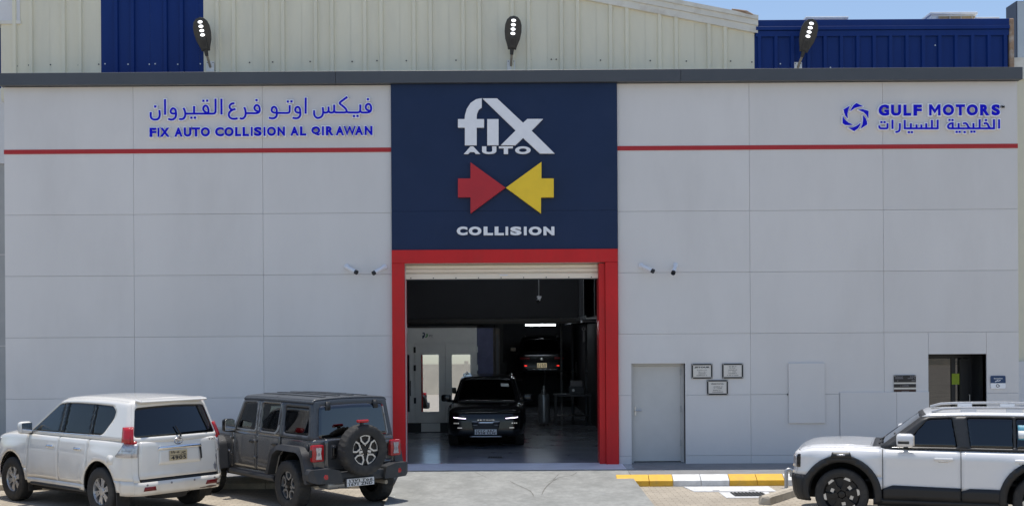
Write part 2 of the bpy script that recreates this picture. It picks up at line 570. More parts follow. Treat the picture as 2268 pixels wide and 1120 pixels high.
for pts, w in (([(1.25, -1.35), (1.12, -1.75), (.9, -1.95), (.72, -2.5), (.58, -3.2), (.5, -3.9)], .012), ([(.88, -1.6), (.74, -2.3), (.6, -2.6)], .008),
               ([(-.05, -2.4), (.12, -2.95), (.30, -3.5), (.36, -4.1)], .011), ([(-.75, -1.2), (-.62, -1.6), (-.5, -1.9)], .008), ([(-2.0, -1.12), (-1.6, -1.14), (-1.25, -1.13)], .012)):
    v, f = crack(pts, w); mobj('crack', v, f, 'crack', ramp)
# raised walk beside the facade
KY = -2.22
for n_, x0, x1 in (('walkway', 2.262, 30), ('walkway', -30, -2.222)):
    tag(bx(n_, x0, x1, KY + .22, .1, GZ - .2, -.004, 'sidewalk'), kind='structure')
# kerb stones
def kerb_stone(x0, x1, m, parent, skew0=0.):
    g = .006
    prof = [(KY, GZ - .1), (KY, -.075), (KY + .03, -.062), (KY + .17, .012), (KY + .20, .020), (KY + .222, .020), (KY + .222, GZ - .1)]
    v = []; f = []; n = len(prof)
    for i, x in enumerate((x0 + g, x1 - g)):
        for y, z in prof: v.append((x + (skew0 * (y - KY) if i == 0 else 0), y, z))
    f = [tuple(range(n)), tuple(range(2 * n - 1, n - 1, -1))] + [(i, (i + 1) % n, (i + 1) % n + n, i + n) for i in range(n)]
    return fixn(mobj('kerb_stone', v, f, m, parent))
kerb = thing('kerb', None, None); tag(kerb, kind='structure')
def kpx(px): return fac(px, 1065, D + KY)[0]
edges = [(1366, 1438, 'y'), (1438, 1491, 'y'), (1491, 1553, 'w'), (1553, 1616, 'w'), (1616, 1677, 'y'), (1677, 1738, 'y'), (1738, 1800, 'w'), (1800, 1862, 'w'), (1862, 1924, 'y'), (1924, 1986, 'y'), (1986, 2048, 'w'), (2048, 2110, 'w'), (2110, 2172, 'y'), (2172, 2234, 'y'), (2234, 2296, 'w')]
for a, b, c in edges: kerb_stone(kpx(a), kpx(b), 'kerb_yellow' if c == 'y' else 'kerb_white', kerb)
x = RX0 - .03
while x > -13:
    kerb_stone(x - .8, x, 'kerb_raw', kerb); x -= .8

# ------------------------------------------------------------------ workshop building
WB = thing('workshop_building', 'grey panel clad workshop building with red framed roller door', 'building', (0, 0, 0))
XL, XR = -10.49, 10.49
cols_l = [-10.49, -7.815, -5.14, -2.475]
cols_r = [2.20, 4.935, 7.70, 10.49]
rows = [.16, 1.416, 2.68, 3.95, 5.215, 6.48, 7.86]
DOOR = (2.467, 3.58, 0.0, 2.07)
ENT = (8.617, 9.82, 0.0, 2.225)
OPEN = (-2.21, 1.93, 0.0, 4.17)
g = .0022
PT = .035
def panel(x0, x1, z0, z1, cuts=(), y=0.):
    if cuts:
        v2, F = fill2d([[(x0 + g, z0 + g), (x1 - g, z0 + g), (x1 - g, z1 - g), (x0 + g, z1 - g)]], cuts, step=3)
        v, f = slab(v2, F, y, y + PT)
        return mobj('wall_panel', v, f, 'panel', WB)
    return MB().box(x0 + g, x1 - g, y, y + PT, z0 + g, z1 - g, .003).build('wall_panel', 'panel', WB)
def rect(q, m=0.): return [(q[0] - m, q[2] - m), (q[1] + m, q[2] - m), (q[1] + m, q[3] + m), (q[0] - m, q[3] + m)]
for i in range(3):
    for j in range(len(rows) - 1): panel(cols_l[i], cols_l[i + 1], rows[j], rows[j + 1])
    panel(cols_l[i], cols_l[i + 1], -.01, rows[0])
for i in range(3):
    for j in range(len(rows) - 1):
        x0, x1, z0, z1 = cols_r[i], cols_r[i + 1], rows[j], rows[j + 1]
        if i == 0 and j == 0: panel(x0, DOOR[0], z0, z1); panel(DOOR[1], x1, z0, z1)
        elif i == 0 and j == 1: panel(x0, x1, z0, z1, [rect(DOOR)])
        elif i == 2 and j == 1:
            panel(x0, ENT[0], z0, z1); panel(ENT[0], ENT[1], ENT[3], z1); panel(ENT[1], x1, z0, z1)
        elif i == 2 and j == 0: panel(ENT[1], x1, z0, z1)
        elif i == 1 and j == 0: panel(x0, 6.775, z0, z1)
        else: panel(x0, x1, z0, z1)
panel(cols_r[0], DOOR[0], -.01, rows[0]); panel(DOOR[1], cols_r[1], -.01, rows[0]); panel(cols_r[1], cols_r[2], -.01, rows[0]); panel(ENT[1], XR, -.01, rows[0])
# raised access panels
panel(6.775, 7.945, rows[0], 1.455, y=-.03); panel(7.945, ENT[0], rows[0], 1.455, y=-.03)
ht = MB().box(5.71, 6.46, -.045, -.002, .82, 2.06, .004).build('access_hatch', 'panel', WB)
bx('hatch_latch', 5.685, 5.70, -.03, -.004, 1.40, 1.43, 'dark_metal', ht)
# backing wall with openings
v2, F = fill2d([[(XL + .02, -.01), (XR - .02, -.01), (XR - .02, 7.9), (XL + .02, 7.9)]], [rect(DOOR), rect(ENT), rect((-2.2, 1.92, -.5, 4.16))], step=3)
v, f = slab(v2, F, PT + .006, .2)
mobj('wall', v, f, 'panel_back', WB)
MB().box(XL + .02, XL + .2, .2, 23.5, -.2, 7.9).box(XR - .2, XR - .02, .2, 23.5, -.2, 7.9).build('wall', 'white_render', WB)
bx('wall', XL + .2, XR - .2, 23.3, 23.5, -.2, 7.9, 'white_render', WB)
bx('roof', XL + .02, XR - .02, .2, 23.5, 7.9, 8.02, 'cream_trim', WB)
# cornice: two joined fascia boxes plus return
cz0, cz1 = 7.865, 8.115
for a, b in ((-10.53, -3.6), (-3.594, 3.5), (3.506, 10.53)):
    MB().box(a, b, -.17, .22, cz0, cz1, .004).build('cornice', 'cornice', WB)
# red stripe
for a, b in ((XL, -2.478), (2.203, XR)):
    bx('stripe', a, b, -.012, -.001, 6.475, 6.565, 'stripe_red', WB)
# navy sign panel above the door (two joined boards)
bx('sign_panel', -2.47, 2.195, -.06, .03, 5.24, 7.862, 'navy', WB); bx('sign_panel', -2.47, 2.195, -.06, .03, 4.445, 5.236, 'navy', WB)
# red door frame
bx('frame_post', -2.47, -2.21, -.10, .22, .0, 4.165, 'red_clad', WB, .006)
bx('frame_post', 1.93, 2.19, -.10, .22, .0, 4.165, 'red_clad', WB, .006)
bx('frame_lintel', -2.47, 2.19, -.10, .22, 4.168, 4.44, 'red_clad', WB, .006)
bx('guide_rail', 1.80, 1.929, -.03, .55, .0, 4.15, 'red_clad', WB, .008)
bx('guide_rail', -2.33, -2.215, .23, .5, .0, 4.15, 'red_clad', WB, .008)
# roller shutter, rolled up
rs = bx('roller_shutter', -2.21, 1.80, .24, .32, 4.05, 4.6, 'shutter', WB)
for k, (z0, z1, yy) in enumerate(((4.06, 4.135, .18), (3.985, 4.055, .165), (3.96, 3.982, .18))):
    MB().box(-2.208, 1.80, yy, yy + .05, z0, z1, .008).build('slat', 'shutter', rs)
MB().box(-2.208, 1.80, .15, .20, 3.845, 3.958, .006).build('bottom_bar', 'shutter', rs)
MB().box(-2.208, 1.80, .142, .21, 3.825, 3.842).build('seal', 'dark_metal', rs)
for k in range(9): MB().cyl((-2.1 + k * .47, .149, 3.87), (-2.1 + k * .47, .142, 3.87), .012, n=8).build('rivet', 'screw', rs)
MB().box(-.25, -.08, .135, .151, 3.91, 3.93, .003).build('handle', 'sign_white', rs)
# shutter drum box above, inside
bx('shutter_box', -2.4, 2.0, .22, .85, 4.5, 5.0, 'inner_black', WB)
# service door
x0, x1, z0, z1 = DOOR
MB().box(x1 - .07, x1 - .001, .17, .27, 0, z1 - .001).box(x0 + .001, x0 + .05, .10, .27, 0, z1 - .001).box(x0 + .051, x1 - .071, .12, .27, z1 - .05, z1 - .002).build('door_frame', 'grey_door', WB)
MB().box(x1 + .0, x1 + .02, .036, .5, 0, z1).box(x0 - .02, x0, .036, .5, 0, z1).box(x0, x1, .036, .5, z1, z1 + .02).build('door_reveal', 'panel_back', WB)
sdr = bx('service_door', x0 + .052, x1 - .072, .185, .235, .03, z1 - .055, 'grey_door', WB, .004)
MB().box(x0 + .075, x0 + .115, .170, .184, .98, 1.18, .003).cyl((x0 + .095, .172, 1.09), (x0 + .095, .12, 1.09), .014).tube([(x0 + .095, .125, 1.09), (x0 + .22, .125, 1.09)], .013).build('handle', 'steel', sdr)
for z in (.35, 1.05, 1.82): bx('hinge', x1 - .085, x1 - .066, .145, .168, z, z + .13, 'galv', sdr)
bx('threshold', x0, x1, .0, .5, -.01, .012, 'sidewalk', WB)
# entrance: recessed glazed door
x0, x1, z0, z1 = ENT
MB().box(x1, x1 + .02, .036, 1.25, 0, z1).box(x0 - .02, x0, .036, 1.25, 0, z1).box(x0, x1, .036, 1.25, z1, z1 + .02).build('entrance_reveal', 'frame_dark', WB)
ent = MB().box(x0 + .001, x1 - .001, .78, .86, z1 - .10, z1 - .001).box(x0 + .001, x0 + .05, .78, .86, .01, z1 - .101).box(9.385, 9.47, .78, .86, .01, z1 - .101).box(x1 - .06, x1 - .001, .78, .86, .01, z1 - .101).build('entrance_frame', 'frame_dark', WB)
bx('glass_pane', x0 + .051, 9.384, .81, .825, .02, z1 - .105, 'entrance_glass', ent)
bx('glass_pane', 9.471, x1 - .061, .80, .815, .02, z1 - .105, 'entrance_glass', ent)
bx('door_stile', 9.56, x1 - .065, .75, .80, .02, z1 - .12, 'frame_dark', ent)
MB().tube([(9.74, .745, .9), (9.74, .69, .9), (9.74, .69, 1.35), (9.74, .745, 1.35)], .012).build('handle', 'steel', ent)
bx('sticker', 9.39, 9.55, .765, .778, 1.565, 1.795, 'sticker_green', ent)
bx('entrance_floor', x0, x1, .0, 3, -.02, .008, 'sidewalk', WB)
MB().box(x0 - 1.2, x0 - 1.1, .3, 4.6, 0, 3).box(x1 + .5, x1 + .6, .3, 4.6, 0, 3).box(x0 - 1.1, x1 + .5, 4.5, 4.6, 0, 3).build('lobby_wall', 'inner_grey', WB)
bx('lobby_ceiling', x0 - 1.2, x1 + .6, .3, 4.6, 3, 3.1, 'inner_grey', WB)
# workshop interior shell
IX0, IX1, IY1, IZ = -6.0, 2.42, 22.5, 6.2
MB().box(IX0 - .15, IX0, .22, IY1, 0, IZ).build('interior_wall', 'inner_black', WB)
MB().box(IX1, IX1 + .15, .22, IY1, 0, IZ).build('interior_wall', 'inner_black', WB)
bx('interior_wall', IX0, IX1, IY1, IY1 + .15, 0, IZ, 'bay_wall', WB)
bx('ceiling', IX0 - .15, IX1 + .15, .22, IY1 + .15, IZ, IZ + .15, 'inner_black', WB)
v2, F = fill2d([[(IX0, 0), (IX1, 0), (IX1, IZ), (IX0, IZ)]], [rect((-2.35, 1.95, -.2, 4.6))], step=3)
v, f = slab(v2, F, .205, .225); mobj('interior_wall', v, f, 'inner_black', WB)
# bulkhead over the bays and its beam
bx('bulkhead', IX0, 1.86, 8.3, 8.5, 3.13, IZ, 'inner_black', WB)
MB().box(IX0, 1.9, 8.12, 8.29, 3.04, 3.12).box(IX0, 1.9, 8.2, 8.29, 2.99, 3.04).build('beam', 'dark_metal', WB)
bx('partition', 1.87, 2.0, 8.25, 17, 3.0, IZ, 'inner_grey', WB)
# ------------------------------------------------------------------ metal warehouse wall above
WH = thing('metal_warehouse', 'cream and blue corrugated metal hall rising behind the grey facade', 'building')
WY = .62
dW = D + WY
def gab(x):      # eave line of the gable (underside of trim), metres
    p = fac(1675, 73, dW); q = fac(1300, 0, dW); s = (p[1] - q[1]) / (p[0] - q[0])
    apex = fac(350, 0, dW)[0]
    return p[1] + s * (x - p[0]) if x > apex else p[1] + s * (apex - p[0]) - s * (apex - x) * -1
def ztop(x): return min(gab(x), 99)
xg0 = fac(2, 100, dW)[0]; xb0 = fac(224, 100, dW)[0]; xb1 = fac(451, 100, dW)[0]; xg1 = fac(1671, 100, dW)[0]; xb2 = fac(2233, 100, dW)[0]
zb_top = fac(1950, 76, dW)[1]
def sheets(xa, xb, m, top, phase):
    sp = .3475; n = 3
    x = xa
    while x < xb - .01:
        xe = min(x + sp * n, xb)
        pts = [(x, 0)]
        c = x + phase
        while c < xe - .05:
            pts += [(c - .052, 0), (c - .034, -.052), (c + .034, -.052), (c + .052, 0)]; c += sp
        pts.append((xe - .003, 0))
        v = []; f = []
        for px, py in pts: v += [(px, WY + py, 7.75), (px, WY + py, top(px))]
        k = len(pts)
        for px, py in pts: v += [(px, WY + py + .006, 7.75), (px, WY + py + .006, top(px))]
        f = [(2 * i, 2 * i + 2, 2 * i + 3, 2 * i + 1) for i in range(k - 1)] + [(2 * k + 2 * i, 2 * k + 2 * i + 1, 2 * k + 2 * i + 3, 2 * k + 2 * i + 2) for i in range(k - 1)]
        mobj('wall_sheet', v, f, m, WH); x = xe
sheets(xg0, xb0, 'cream_metal', ztop, .30); sheets(xb0, xb1, 'blue_metal', ztop, .33); sheets(xb1, xg1, 'cream_metal', ztop, .30)
sheets(xg1, xb2, 'blue_metal', lambda x: zb_top, .10)
ap = fac(350, 0, dW)[0]
poly = [(xg0, 7.7), (xg1 - .01, 7.7), (xg1 - .01, ztop(xg1)), (ap, ztop(ap)), (xg0, ztop(xg0))]
MB().prism(poly, WY + .02, WY + .12).build('wall', 'cream_metal', WH)
MB().box(xg1, xb2, WY + .02, WY + .12, 7.7, zb_top).build('wall', 'blue_metal', WH)
# gable trim (stepped flashing) and blue eave flashing
za = ztop(xg1); zp = ztop(ap)
for dz0, dz1, yy, m in ((-.02, .13, -.07, 'cream_trim'), (.132, .25, -.10, 'cream_trim'), (.252, .34, -.13, 'cream_trim')):
    v = [];
    for x, z in ((ap, zp), (xg1 + .06, za - .01)):
        for yy_, zz in ((yy, dz0), (yy, dz1), (.5, dz1), (.5, dz0)): v.append((x, WY + yy_, z + zz))
    fixn(mobj('gable_trim', v, [(0, 1, 2, 3), (7, 6, 5, 4), (0, 4, 5, 1), (1, 5, 6, 2), (2, 6, 7, 3), (3, 7, 4, 0)], m, WH))
for dz0, dz1, yy in ((-.05, .075, -.05), (.08, .155, -.085), (.16, .30, -.06)):
    bx('eave_flashing', xg1 + .02, xb2, WY + yy, WY + .4, zb_top + dz0, zb_top + dz1, 'blue_metal', WH, .006)
MB().tube([(xg1 + .02, WY - .1, zb_top + .36), (xg1 - .2, WY - .12, za + .40), (xg1 - .5, WY - .12, za + .46)], [.02, .035, .015]).build('rusted_edge', 'rust', WH)
MB().box(xb2, xb2 + .10, WY - .08, WY + .1, 7.9, zb_top + .30, .02).build('corner_flashing', 'rust', WH)
MB().box(xg1, xb2, WY + .41, 20, zb_top + .1, zb_top + .18).build('roof', 'blue_metal', WH)
v = [(ap, WY + .5, zp + .2), (xg1, WY + .5, za + .2), (xg1, 20, za + .2), (ap, 20, zp + .2), (xg0, WY + .5, ztop(xg0) + .2), (xg0, 20, ztop(xg0) + .2)]
mobj('roof', v, [(0, 1, 2, 3), (0, 3, 5, 4)], 'cream_trim', WH)
sv = MB().lathe([(0, -.012), (.016, -.012), (.016, 0)], axis='y', n=6)
for px, py, m in [(38, 147, 'screw'), (64, 145, 'screw'), (112, 144, 'screw'), (174, 145, 'screw'), (219, 143, 'screw'), (233, 142, 'screw_pale'), (284, 143, 'screw_pale'), (331, 143, 'screw_pale'), (344, 142, 'screw_pale'), (394, 143, 'screw_pale'), (444, 142, 'screw_pale'), (553, 139, 'screw'), (604, 138, 'screw'), (687, 137, 'screw'), (780, 137, 'screw'), (835, 135, 'screw'), (900, 135, 'screw'), (1010, 134, 'screw'), (1175, 133, 'screw'), (1221, 132, 'screw'), (1232, 132, 'screw'), (1330, 134, 'screw'), (1440, 135, 'screw'), (1520, 136, 'screw'), (1618, 136, 'screw'), (1665, 138, 'screw'), (1679, 138, 'screw_pale'), (1728, 142, 'screw_pale'), (1790, 146, 'screw_pale'), (1839, 150, 'screw_pale'), (1934, 137, 'screw_pale'), (2071, 101, 'screw_pale')]:
    x, z = fac(px, py, dW); sv.build('screw', m, WH, loc=(x, WY - .002, z))

# ------------------------------------------------------------------ neighbours and roof units
NL = thing('neighbour_building', 'pale rendered building at the left picture edge beside grey panels', 'building', (-10.6, .8, 0))
bx('wall', -6, -.03, 0, 8, GZ, 6.4, 'grey_render', NL); bx('wall', -6, -.02, -.05, 8, 6.4, 8.0, 'white_render', NL)
for z in (4.45, 2.5): bx('joint', -6, -.03, -.006, 0, z, z + .02, 'panel_back', NL)
bx('parapet', -6, .20, -.2, 3, 9.4, 10.2, 'white_render', NL); bx('cladding', -6, -.02, .1, 3, 8.0, 9.4, 'blue_metal', NL)
bx('parapet_drip', -6, .22, -.22, 3, 9.33, 9.40, 'cream_trim', NL)
NR = thing('neighbour_building', 'cream ribbed metal building with white base at right picture edge', 'building', (10.58, .7, 0))
nb_ = MB().box(0, 6, .02, 8, 2.05, 8.05)
for k in range(12): nb_.box(.06 + k * .45, .16 + k * .45, -.02, .02, 2.05, 8.0)
nb_.build('wall', 'cream_metal', NR); bx('base_wall', -.05, 6, -.08, 8, GZ, 2.05, 'white_render', NR); bx('parapet', -.6, 6, -.05, 8, 8.05, 8.5, 'cream_trim', NR)
TW = thing('tower_block', 'dark navy tower corner with grey cladding behind the blue metal roof', 'building', (0, 6, 0))
xa = fac(2230, 50, D + 6)[0]; xb = fac(2251, 50, D + 6)[0]; zt = fac(2245, 3, D + 6)[1]
bx('wall', xb, xb + 5, 0, .62, 6, zt, 'tower_navy', TW); bx('cladding', xb + .02, xb + 5, -.06, -.001, 6, zt - .02, 'tower_grey', TW); bx('roof_edge', xb + .3, xb + 5, -.1, .62, zt + .002, zt + .06, 'sign_white', TW)
def ac_unit(px0, px1, py0, py1, yd, label, grille=True):
    d = D + yd
    x0, z1 = fac(px0, py0, d); x1, z0 = fac(px1, py1, d); z0 -= .25
    t = thing('roof_air_conditioner', label, 'air conditioner', ((x0 + x1) / 2, yd, zb_top + .18), 0, 'air conditioners on the blue roof')
    h0 = z0 - zb_top - .18; h1 = z1 - zb_top - .18; w = (x1 - x0) / 2
    MB().box(-w, w, 0, .9, min(h0, 0), h1 - .06, .01).build('casing', 'ac_white', t); MB().box(-w - .03, w + .03, -.03, .93, h1 - .059, h1, .008).build('lid', 'ac_white', t)
    if grille:
        gx0 = -w + .32 * w if px1 - px0 > 70 else -w + .1 * w
        MB().box(gx0, w - .08 * w, -.025, -.002, 0, h1 - .10).build('grille', 'ac_grille', t)
        k = 0
        while gx0 + k * .26 < w - .08 * w:
            bx('grille_bar', gx0 + k * .26 - .012, gx0 + k * .26 + .012, -.045, -.026, 0, h1 - .10, 'kerb_raw', t); k += 1
        bx('grille_bar', gx0, w - .08 * w, -.065, -.046, h1 * .5, h1 * .5 + .03, 'kerb_raw', t)
ac_unit(2062, 2162, 28, 46, 3.2, 'large white rooftop air conditioner with tan grille')
ac_unit(2163, 2210, 39, 58, 2.2, 'small rooftop air conditioner beside the dark tower corner')
ac_unit(1786, 1876, 38, 48, 5.0, 'low pale rooftop unit showing just over the blue eave', False)
# ------------------------------------------------------------------ signs
def crop(x0, y0, s, d=D - .08):
    return lambda x, y: fac(x0 + x / s, y0 + y / s, d)
def sign(label, loc=(0, 0, 0)): return thing('wall_sign', label, 'sign', loc)
def poly_letter(name, pts, cv, y0, y1, m, parent):
    v2, F = fill2d([[cv(*p) for p in pts]], step=2)
    v, f = slab(v2, F, y0, y1)
    return mobj(name, v, f, m, parent)
# central logo
cl = crop(860, 180, 2.948, D - .13)
LG = sign('white fix auto logo lettering high on the navy panel')
poly_letter('letter', [(610, 112), (575, 118), (537, 143), (512, 182), (501, 222), (498, 248), (455, 248), (455, 303), (500, 303), (500, 418), (577, 418), (577, 303), (625, 303), (625, 248), (577, 248), (578, 215), (590, 187), (610, 172)], cl, -.14, -.062, 'sign_white', LG)
poly_letter('letter', [(646, 248), (720, 248), (720, 418), (646, 418)], cl, -.14, -.062, 'sign_white', LG)
poly_letter('letter', [(616, 113), (710, 113), (880, 272), (908, 247), (1010, 247), (935, 323), (1086, 472), (990, 472), (880, 370), (830, 418), (735, 418), (832, 322)], cl, -.14, -.062, 'sign_white', LG)
def poly_rim(pts2, e, y0, y1, m, parent, name='letter_rim'):
    polys = [pts2]; n = len(pts2)
    for i in range(n):
        a, b = pts2[i], pts2[(i + 1) % n]; L = math.dist(a, b); tx, tz = (b[0] - a[0]) / L * e, (b[1] - a[1]) / L * e
        polys.append([(a[0] - tz - tx, a[1] + tx - tz), (b[0] - tz + tx, b[1] + tx + tz), (b[0] + tz + tx, b[1] - tx + tz), (a[0] + tz - tx, a[1] - tx - tz)])
    v2, F = fill2d(polys, step=9); v, f = slab(v2, F, y0, y1)
    return mobj(name, v, f, m, parent)
UNIT_M = [(0, 0), (0, 1), (.21, 1), (.5, .53), (.79, 1), (1, 1), (1, 0), (.79, 0), (.79, .62), (.5, .17), (.21, .62), (.21, 0)]
def row_letters(items, cv, ya, yb, y0, y1, m, parent, bold, rim=None, pad=.014, tilt=0.):
    for ch, a, b in items:
        dy = tilt * (a + b) / 2
        x0, z1 = cv(a, ya + dy); x1, z0 = cv(b, yb + dy)
        if ch == 'M' and rim:
            q = [(x0 + a_ * (x1 - x0), z0 + b_ * (z1 - z0)) for a_, b_ in UNIT_M]; v2, F = fill2d([q], step=9); v, f = slab(v2, F, y0, y1)
            poly_rim(q, pad, y0 + .012, y1 + .02, rim, mobj('letter', v, f, m, parent)); continue
        bb = bold * (.35 if ch in 'MW' else 1)
        o = text('letter', ch, x0, x1, z0, z1, y0, y1, m, parent, bb)
        if rim: text('letter_rim', ch, x0, x1, z0, z1, y0 + .012, y1 + .02, rim, o, bb + (.008 if ch in 'MW' else .025), pad)
row_letters([('A', 493, 600), ('U', 612, 706), ('T', 722, 814), ('O', 828, 930)], cl, 425, 474, -.12, -.062, 'sign_white', LG, .055)
CS = sign('white wide COLLISION lettering under the two arrows')
row_letters([('C', 447, 517), ('O', 525, 608), ('L', 622, 684), ('L', 694, 755), ('I', 765, 783), ('S', 797, 870), ('I', 885, 904), ('O', 917, 1001), ('N', 1013, 1085)], cl, 948, 1004, -.12, -.062, 'sign_white', CS, .06)
for pts, m, lab in (([(537, 530), (765, 695), (537, 863), (537, 758), (455, 758), (455, 635), (537, 635)], 'arrow_red', 'dark red arrow pointing right on the navy panel'),
                    ([(1000, 527), (1000, 635), (1080, 635), (1080, 758), (997, 758), (997, 863), (768, 695)], 'arrow_yellow', 'yellow arrow pointing left on the navy panel')):
    t = thing('arrow_sign', lab, 'sign', group='meeting arrows of the centre logo')
    poly_letter('arrow', pts, cl, -.15, -.062, m, t)
# left latin line
c1 = crop(300, 190, 4.05)
LS = sign('blue FIX AUTO COLLISION AL QIRAWAN letters with white rims')
row_letters([('F', 125, 185), ('I', 197, 213), ('X', 218, 304), ('A', 348, 421), ('U', 432, 500), ('T', 506, 578), ('O', 585, 666), ('C', 713, 791), ('O', 797, 879), ('L', 893, 946), ('L', 960, 1016), ('I', 1034, 1050), ('S', 1062, 1131), ('I', 1148, 1165), ('O', 1179, 1259), ('N', 1273, 1340), ('A', 1389, 1463), ('L', 1475, 1531), ('Q', 1577, 1656), ('I', 1672, 1690), ('R', 1707, 1777), ('A', 1795, 1870), ('W', 1866, 1976), ('A', 1968, 2042), ('N', 2055, 2125)],
            c1, 378.5, 459.5, -.075, -.02, 'sign_blue', LS, .045, 'sign_rim', .017, -.0085)
# arabic lettering as brush strokes
def arab(parent, cv, glyphs, wpx, sc):
    w = wpx / sc / SCALE
    for strokes in glyphs:
        S = [[cv(*p) for p in s] for s in strokes]
        v, f = stroke_shape(S, w, -.075, -.02)
        o = mobj('letter', v, f, 'sign_blue', parent)
        v, f = stroke_shape(S, w, -.063, -.004, .018)
        mobj('letter_rim', v, f, 'sign_rim', o)
ca = crop(320, 205, 8.723); cb = crop(580, 205, 8.723)
AS = sign('blue Arabic lettering with white rims above the left Latin line')
arab(AS, ca, [
    [[(118, 378), (116, 440), (127, 488), (160, 516), (200, 522), (245, 516), (276, 488), (290, 440), (289, 390), (283, 340)], [(205, 270)]],
    [[(393, 130), (395, 430)]],
    [[(603, 385), (592, 332), (548, 305), (512, 335), (503, 370), (520, 398), (560, 407), (604, 400)], [(603, 380), (606, 430), (590, 485), (545, 518), (500, 522), (455, 508)]],
    [[(750, 298), (775, 350), (785, 410), (778, 460), (750, 502), (710, 516), (668, 510)], [(783, 408), (960, 408), (1130, 408), (1310, 408), (1348, 400), (1368, 372), (1370, 300), (1370, 120)], [(955, 262), (955, 408)],
     [(1232, 400), (1232, 330), (1208, 270), (1178, 253), (1145, 272), (1132, 318), (1150, 355), (1188, 385), (1232, 404)], [(903, 487)], [(972, 485)], [(1135, 160)], [(1208, 158)]],
    [[(1483, 120), (1485, 425)]],
    [[(1735, 210), (1685, 214), (1645, 252), (1646, 298), (1674, 325), (1712, 332)], [(1755, 318), (1700, 335), (1650, 370), (1626, 420), (1638, 470), (1682, 502), (1740, 507), (1797, 498)]],
    [[(1925, 285), (1945, 340), (1952, 400), (1943, 452), (1915, 492), (1880, 505), (1840, 498)], [(1952, 400), (2060, 400), (2140, 400), (2192, 390), (2220, 360), (2222, 310), (2205, 262), (2168, 243), (2135, 262), (2122, 302), (2140, 340), (2180, 362), (2218, 372)], [(2163, 148)]],
], 37, 8.723)
arab(AS, cb, [
    [[(285, 390), (283, 330), (260, 287), (226, 278), (197, 300), (187, 340), (202, 374), (240, 390), (286, 393)], [(285, 380), (287, 430), (270, 470), (230, 496), (180, 498), (135, 486)], [(286, 395), (400, 395), (495, 395), (528, 378), (535, 335), (535, 245)], [(500, 175)], [(570, 172)]],
    [[(738, 382), (735, 325), (712, 287), (682, 278), (652, 300), (643, 340), (660, 375), (700, 389), (738, 390)], [(738, 370), (741, 420), (725, 465), (688, 494), (640, 498), (592, 486)]],
    [[(845, 100), (843, 408)]],
    [[(1008, 345), (1008, 410), (1022, 455), (1062, 488), (1110, 487), (1155, 458), (1177, 410), (1181, 350), (1172, 285)], [(1180, 360), (1200, 383), (1235, 388), (1270, 376), (1286, 340), (1286, 272)], [(1286, 345), (1305, 380), (1345, 388), (1382, 375), (1395, 335), (1395, 235)],
     [(1395, 345), (1412, 378), (1445, 385), (1540, 385), (1605, 384), (1636, 366), (1622, 320), (1570, 268), (1512, 222), (1503, 200), (1520, 180), (1570, 142), (1648, 85)], [(1632, 350), (1655, 380), (1700, 385), (1790, 385), (1862, 384), (1893, 362), (1900, 310), (1900, 232)],
     [(1900, 345), (1922, 382), (1980, 386), (2050, 384), (2094, 362), (2111, 318), (2104, 262), (2082, 231), (2052, 222), (2020, 240), (2004, 280), (2016, 318), (2052, 345), (2100, 356)], [(1778, 455)], [(1847, 453)], [(2048, 130)]],
], 37, 8.723)
# right sign
c3 = crop(1850, 215, 11.34); c4 = crop(2040, 215, 11.34)
GI = sign('blue six bladed hexagon emblem at the right end of facade')
for pts in ([(535, 150), (700, 235), (600, 245), (500, 272), (380, 355), (420, 270), (460, 210)], [(585, 320), (690, 305), (840, 350), (835, 535), (790, 450), (720, 380)], [(700, 455), (770, 540), (800, 620), (805, 690), (640, 795), (690, 680), (705, 560)],
            [(640, 650), (620, 720), (570, 790), (480, 855), (335, 770), (440, 765), (540, 725)], [(195, 480), (240, 560), (330, 640), (445, 695), (350, 705), (260, 700), (190, 655)], [(370, 220), (330, 320), (310, 420), (315, 535), (260, 470), (230, 390), (215, 310)]):
    o = poly_letter('blade', pts, c3, -.075, -.02, 'sign_blue', GI)
    poly_rim([c3(*p) for p in pts], .016, -.06, -.004, 'sign_rim', o, 'blade_rim')
GM = sign('blue GULF MOTORS letters with white rims, right of emblem')
row_letters([('G', 1095, 1357), ('U', 1405, 1657), ('L', 1718, 1907), ('F', 1968, 2178)], c3, 192, 468, -.075, -.02, 'sign_blue', GM, .05, 'sign_rim', .022)
row_letters([('M', 208, 494), ('O', 552, 833), ('T', 878, 1107), ('O', 1152, 1432), ('R', 1490, 1718), ('S', 1778, 1988)], c4, 186, 460, -.075, -.02, 'sign_blue', GM, .05, 'sign_rim', .022)
row_letters([('T', 2012, 2058), ('M', 2070, 2126)], c4, 205, 256, -.03, -.002, 'ink', GM, .03)
GA = sign('small blue Arabic lettering with white rims under GULF MOTORS')
arab(GA, c3, [
    [[(1112, 715), (1112, 755), (1138, 783), (1190, 787), (1290, 787), (1314, 770), (1317, 720), (1317, 660)], [(1165, 630)], [(1242, 630)]], [[(1442, 570), (1442, 800)]],
    [[(1627, 660), (1627, 740), (1622, 815), (1600, 855), (1565, 872), (1518, 878)]],
    [[(1750, 575), (1750, 806)], [(1750, 787), (2577, 787)], [(1905, 660), (1905, 787)], [(2047, 690), (2047, 787)], [(2168, 690), (2168, 787)], [(2290, 660), (2290, 787)], [(2433, 575), (2433, 806)], [(2578, 570), (2578, 806)], [(1853, 883)], [(1928, 883)]]], 46, 11.34)
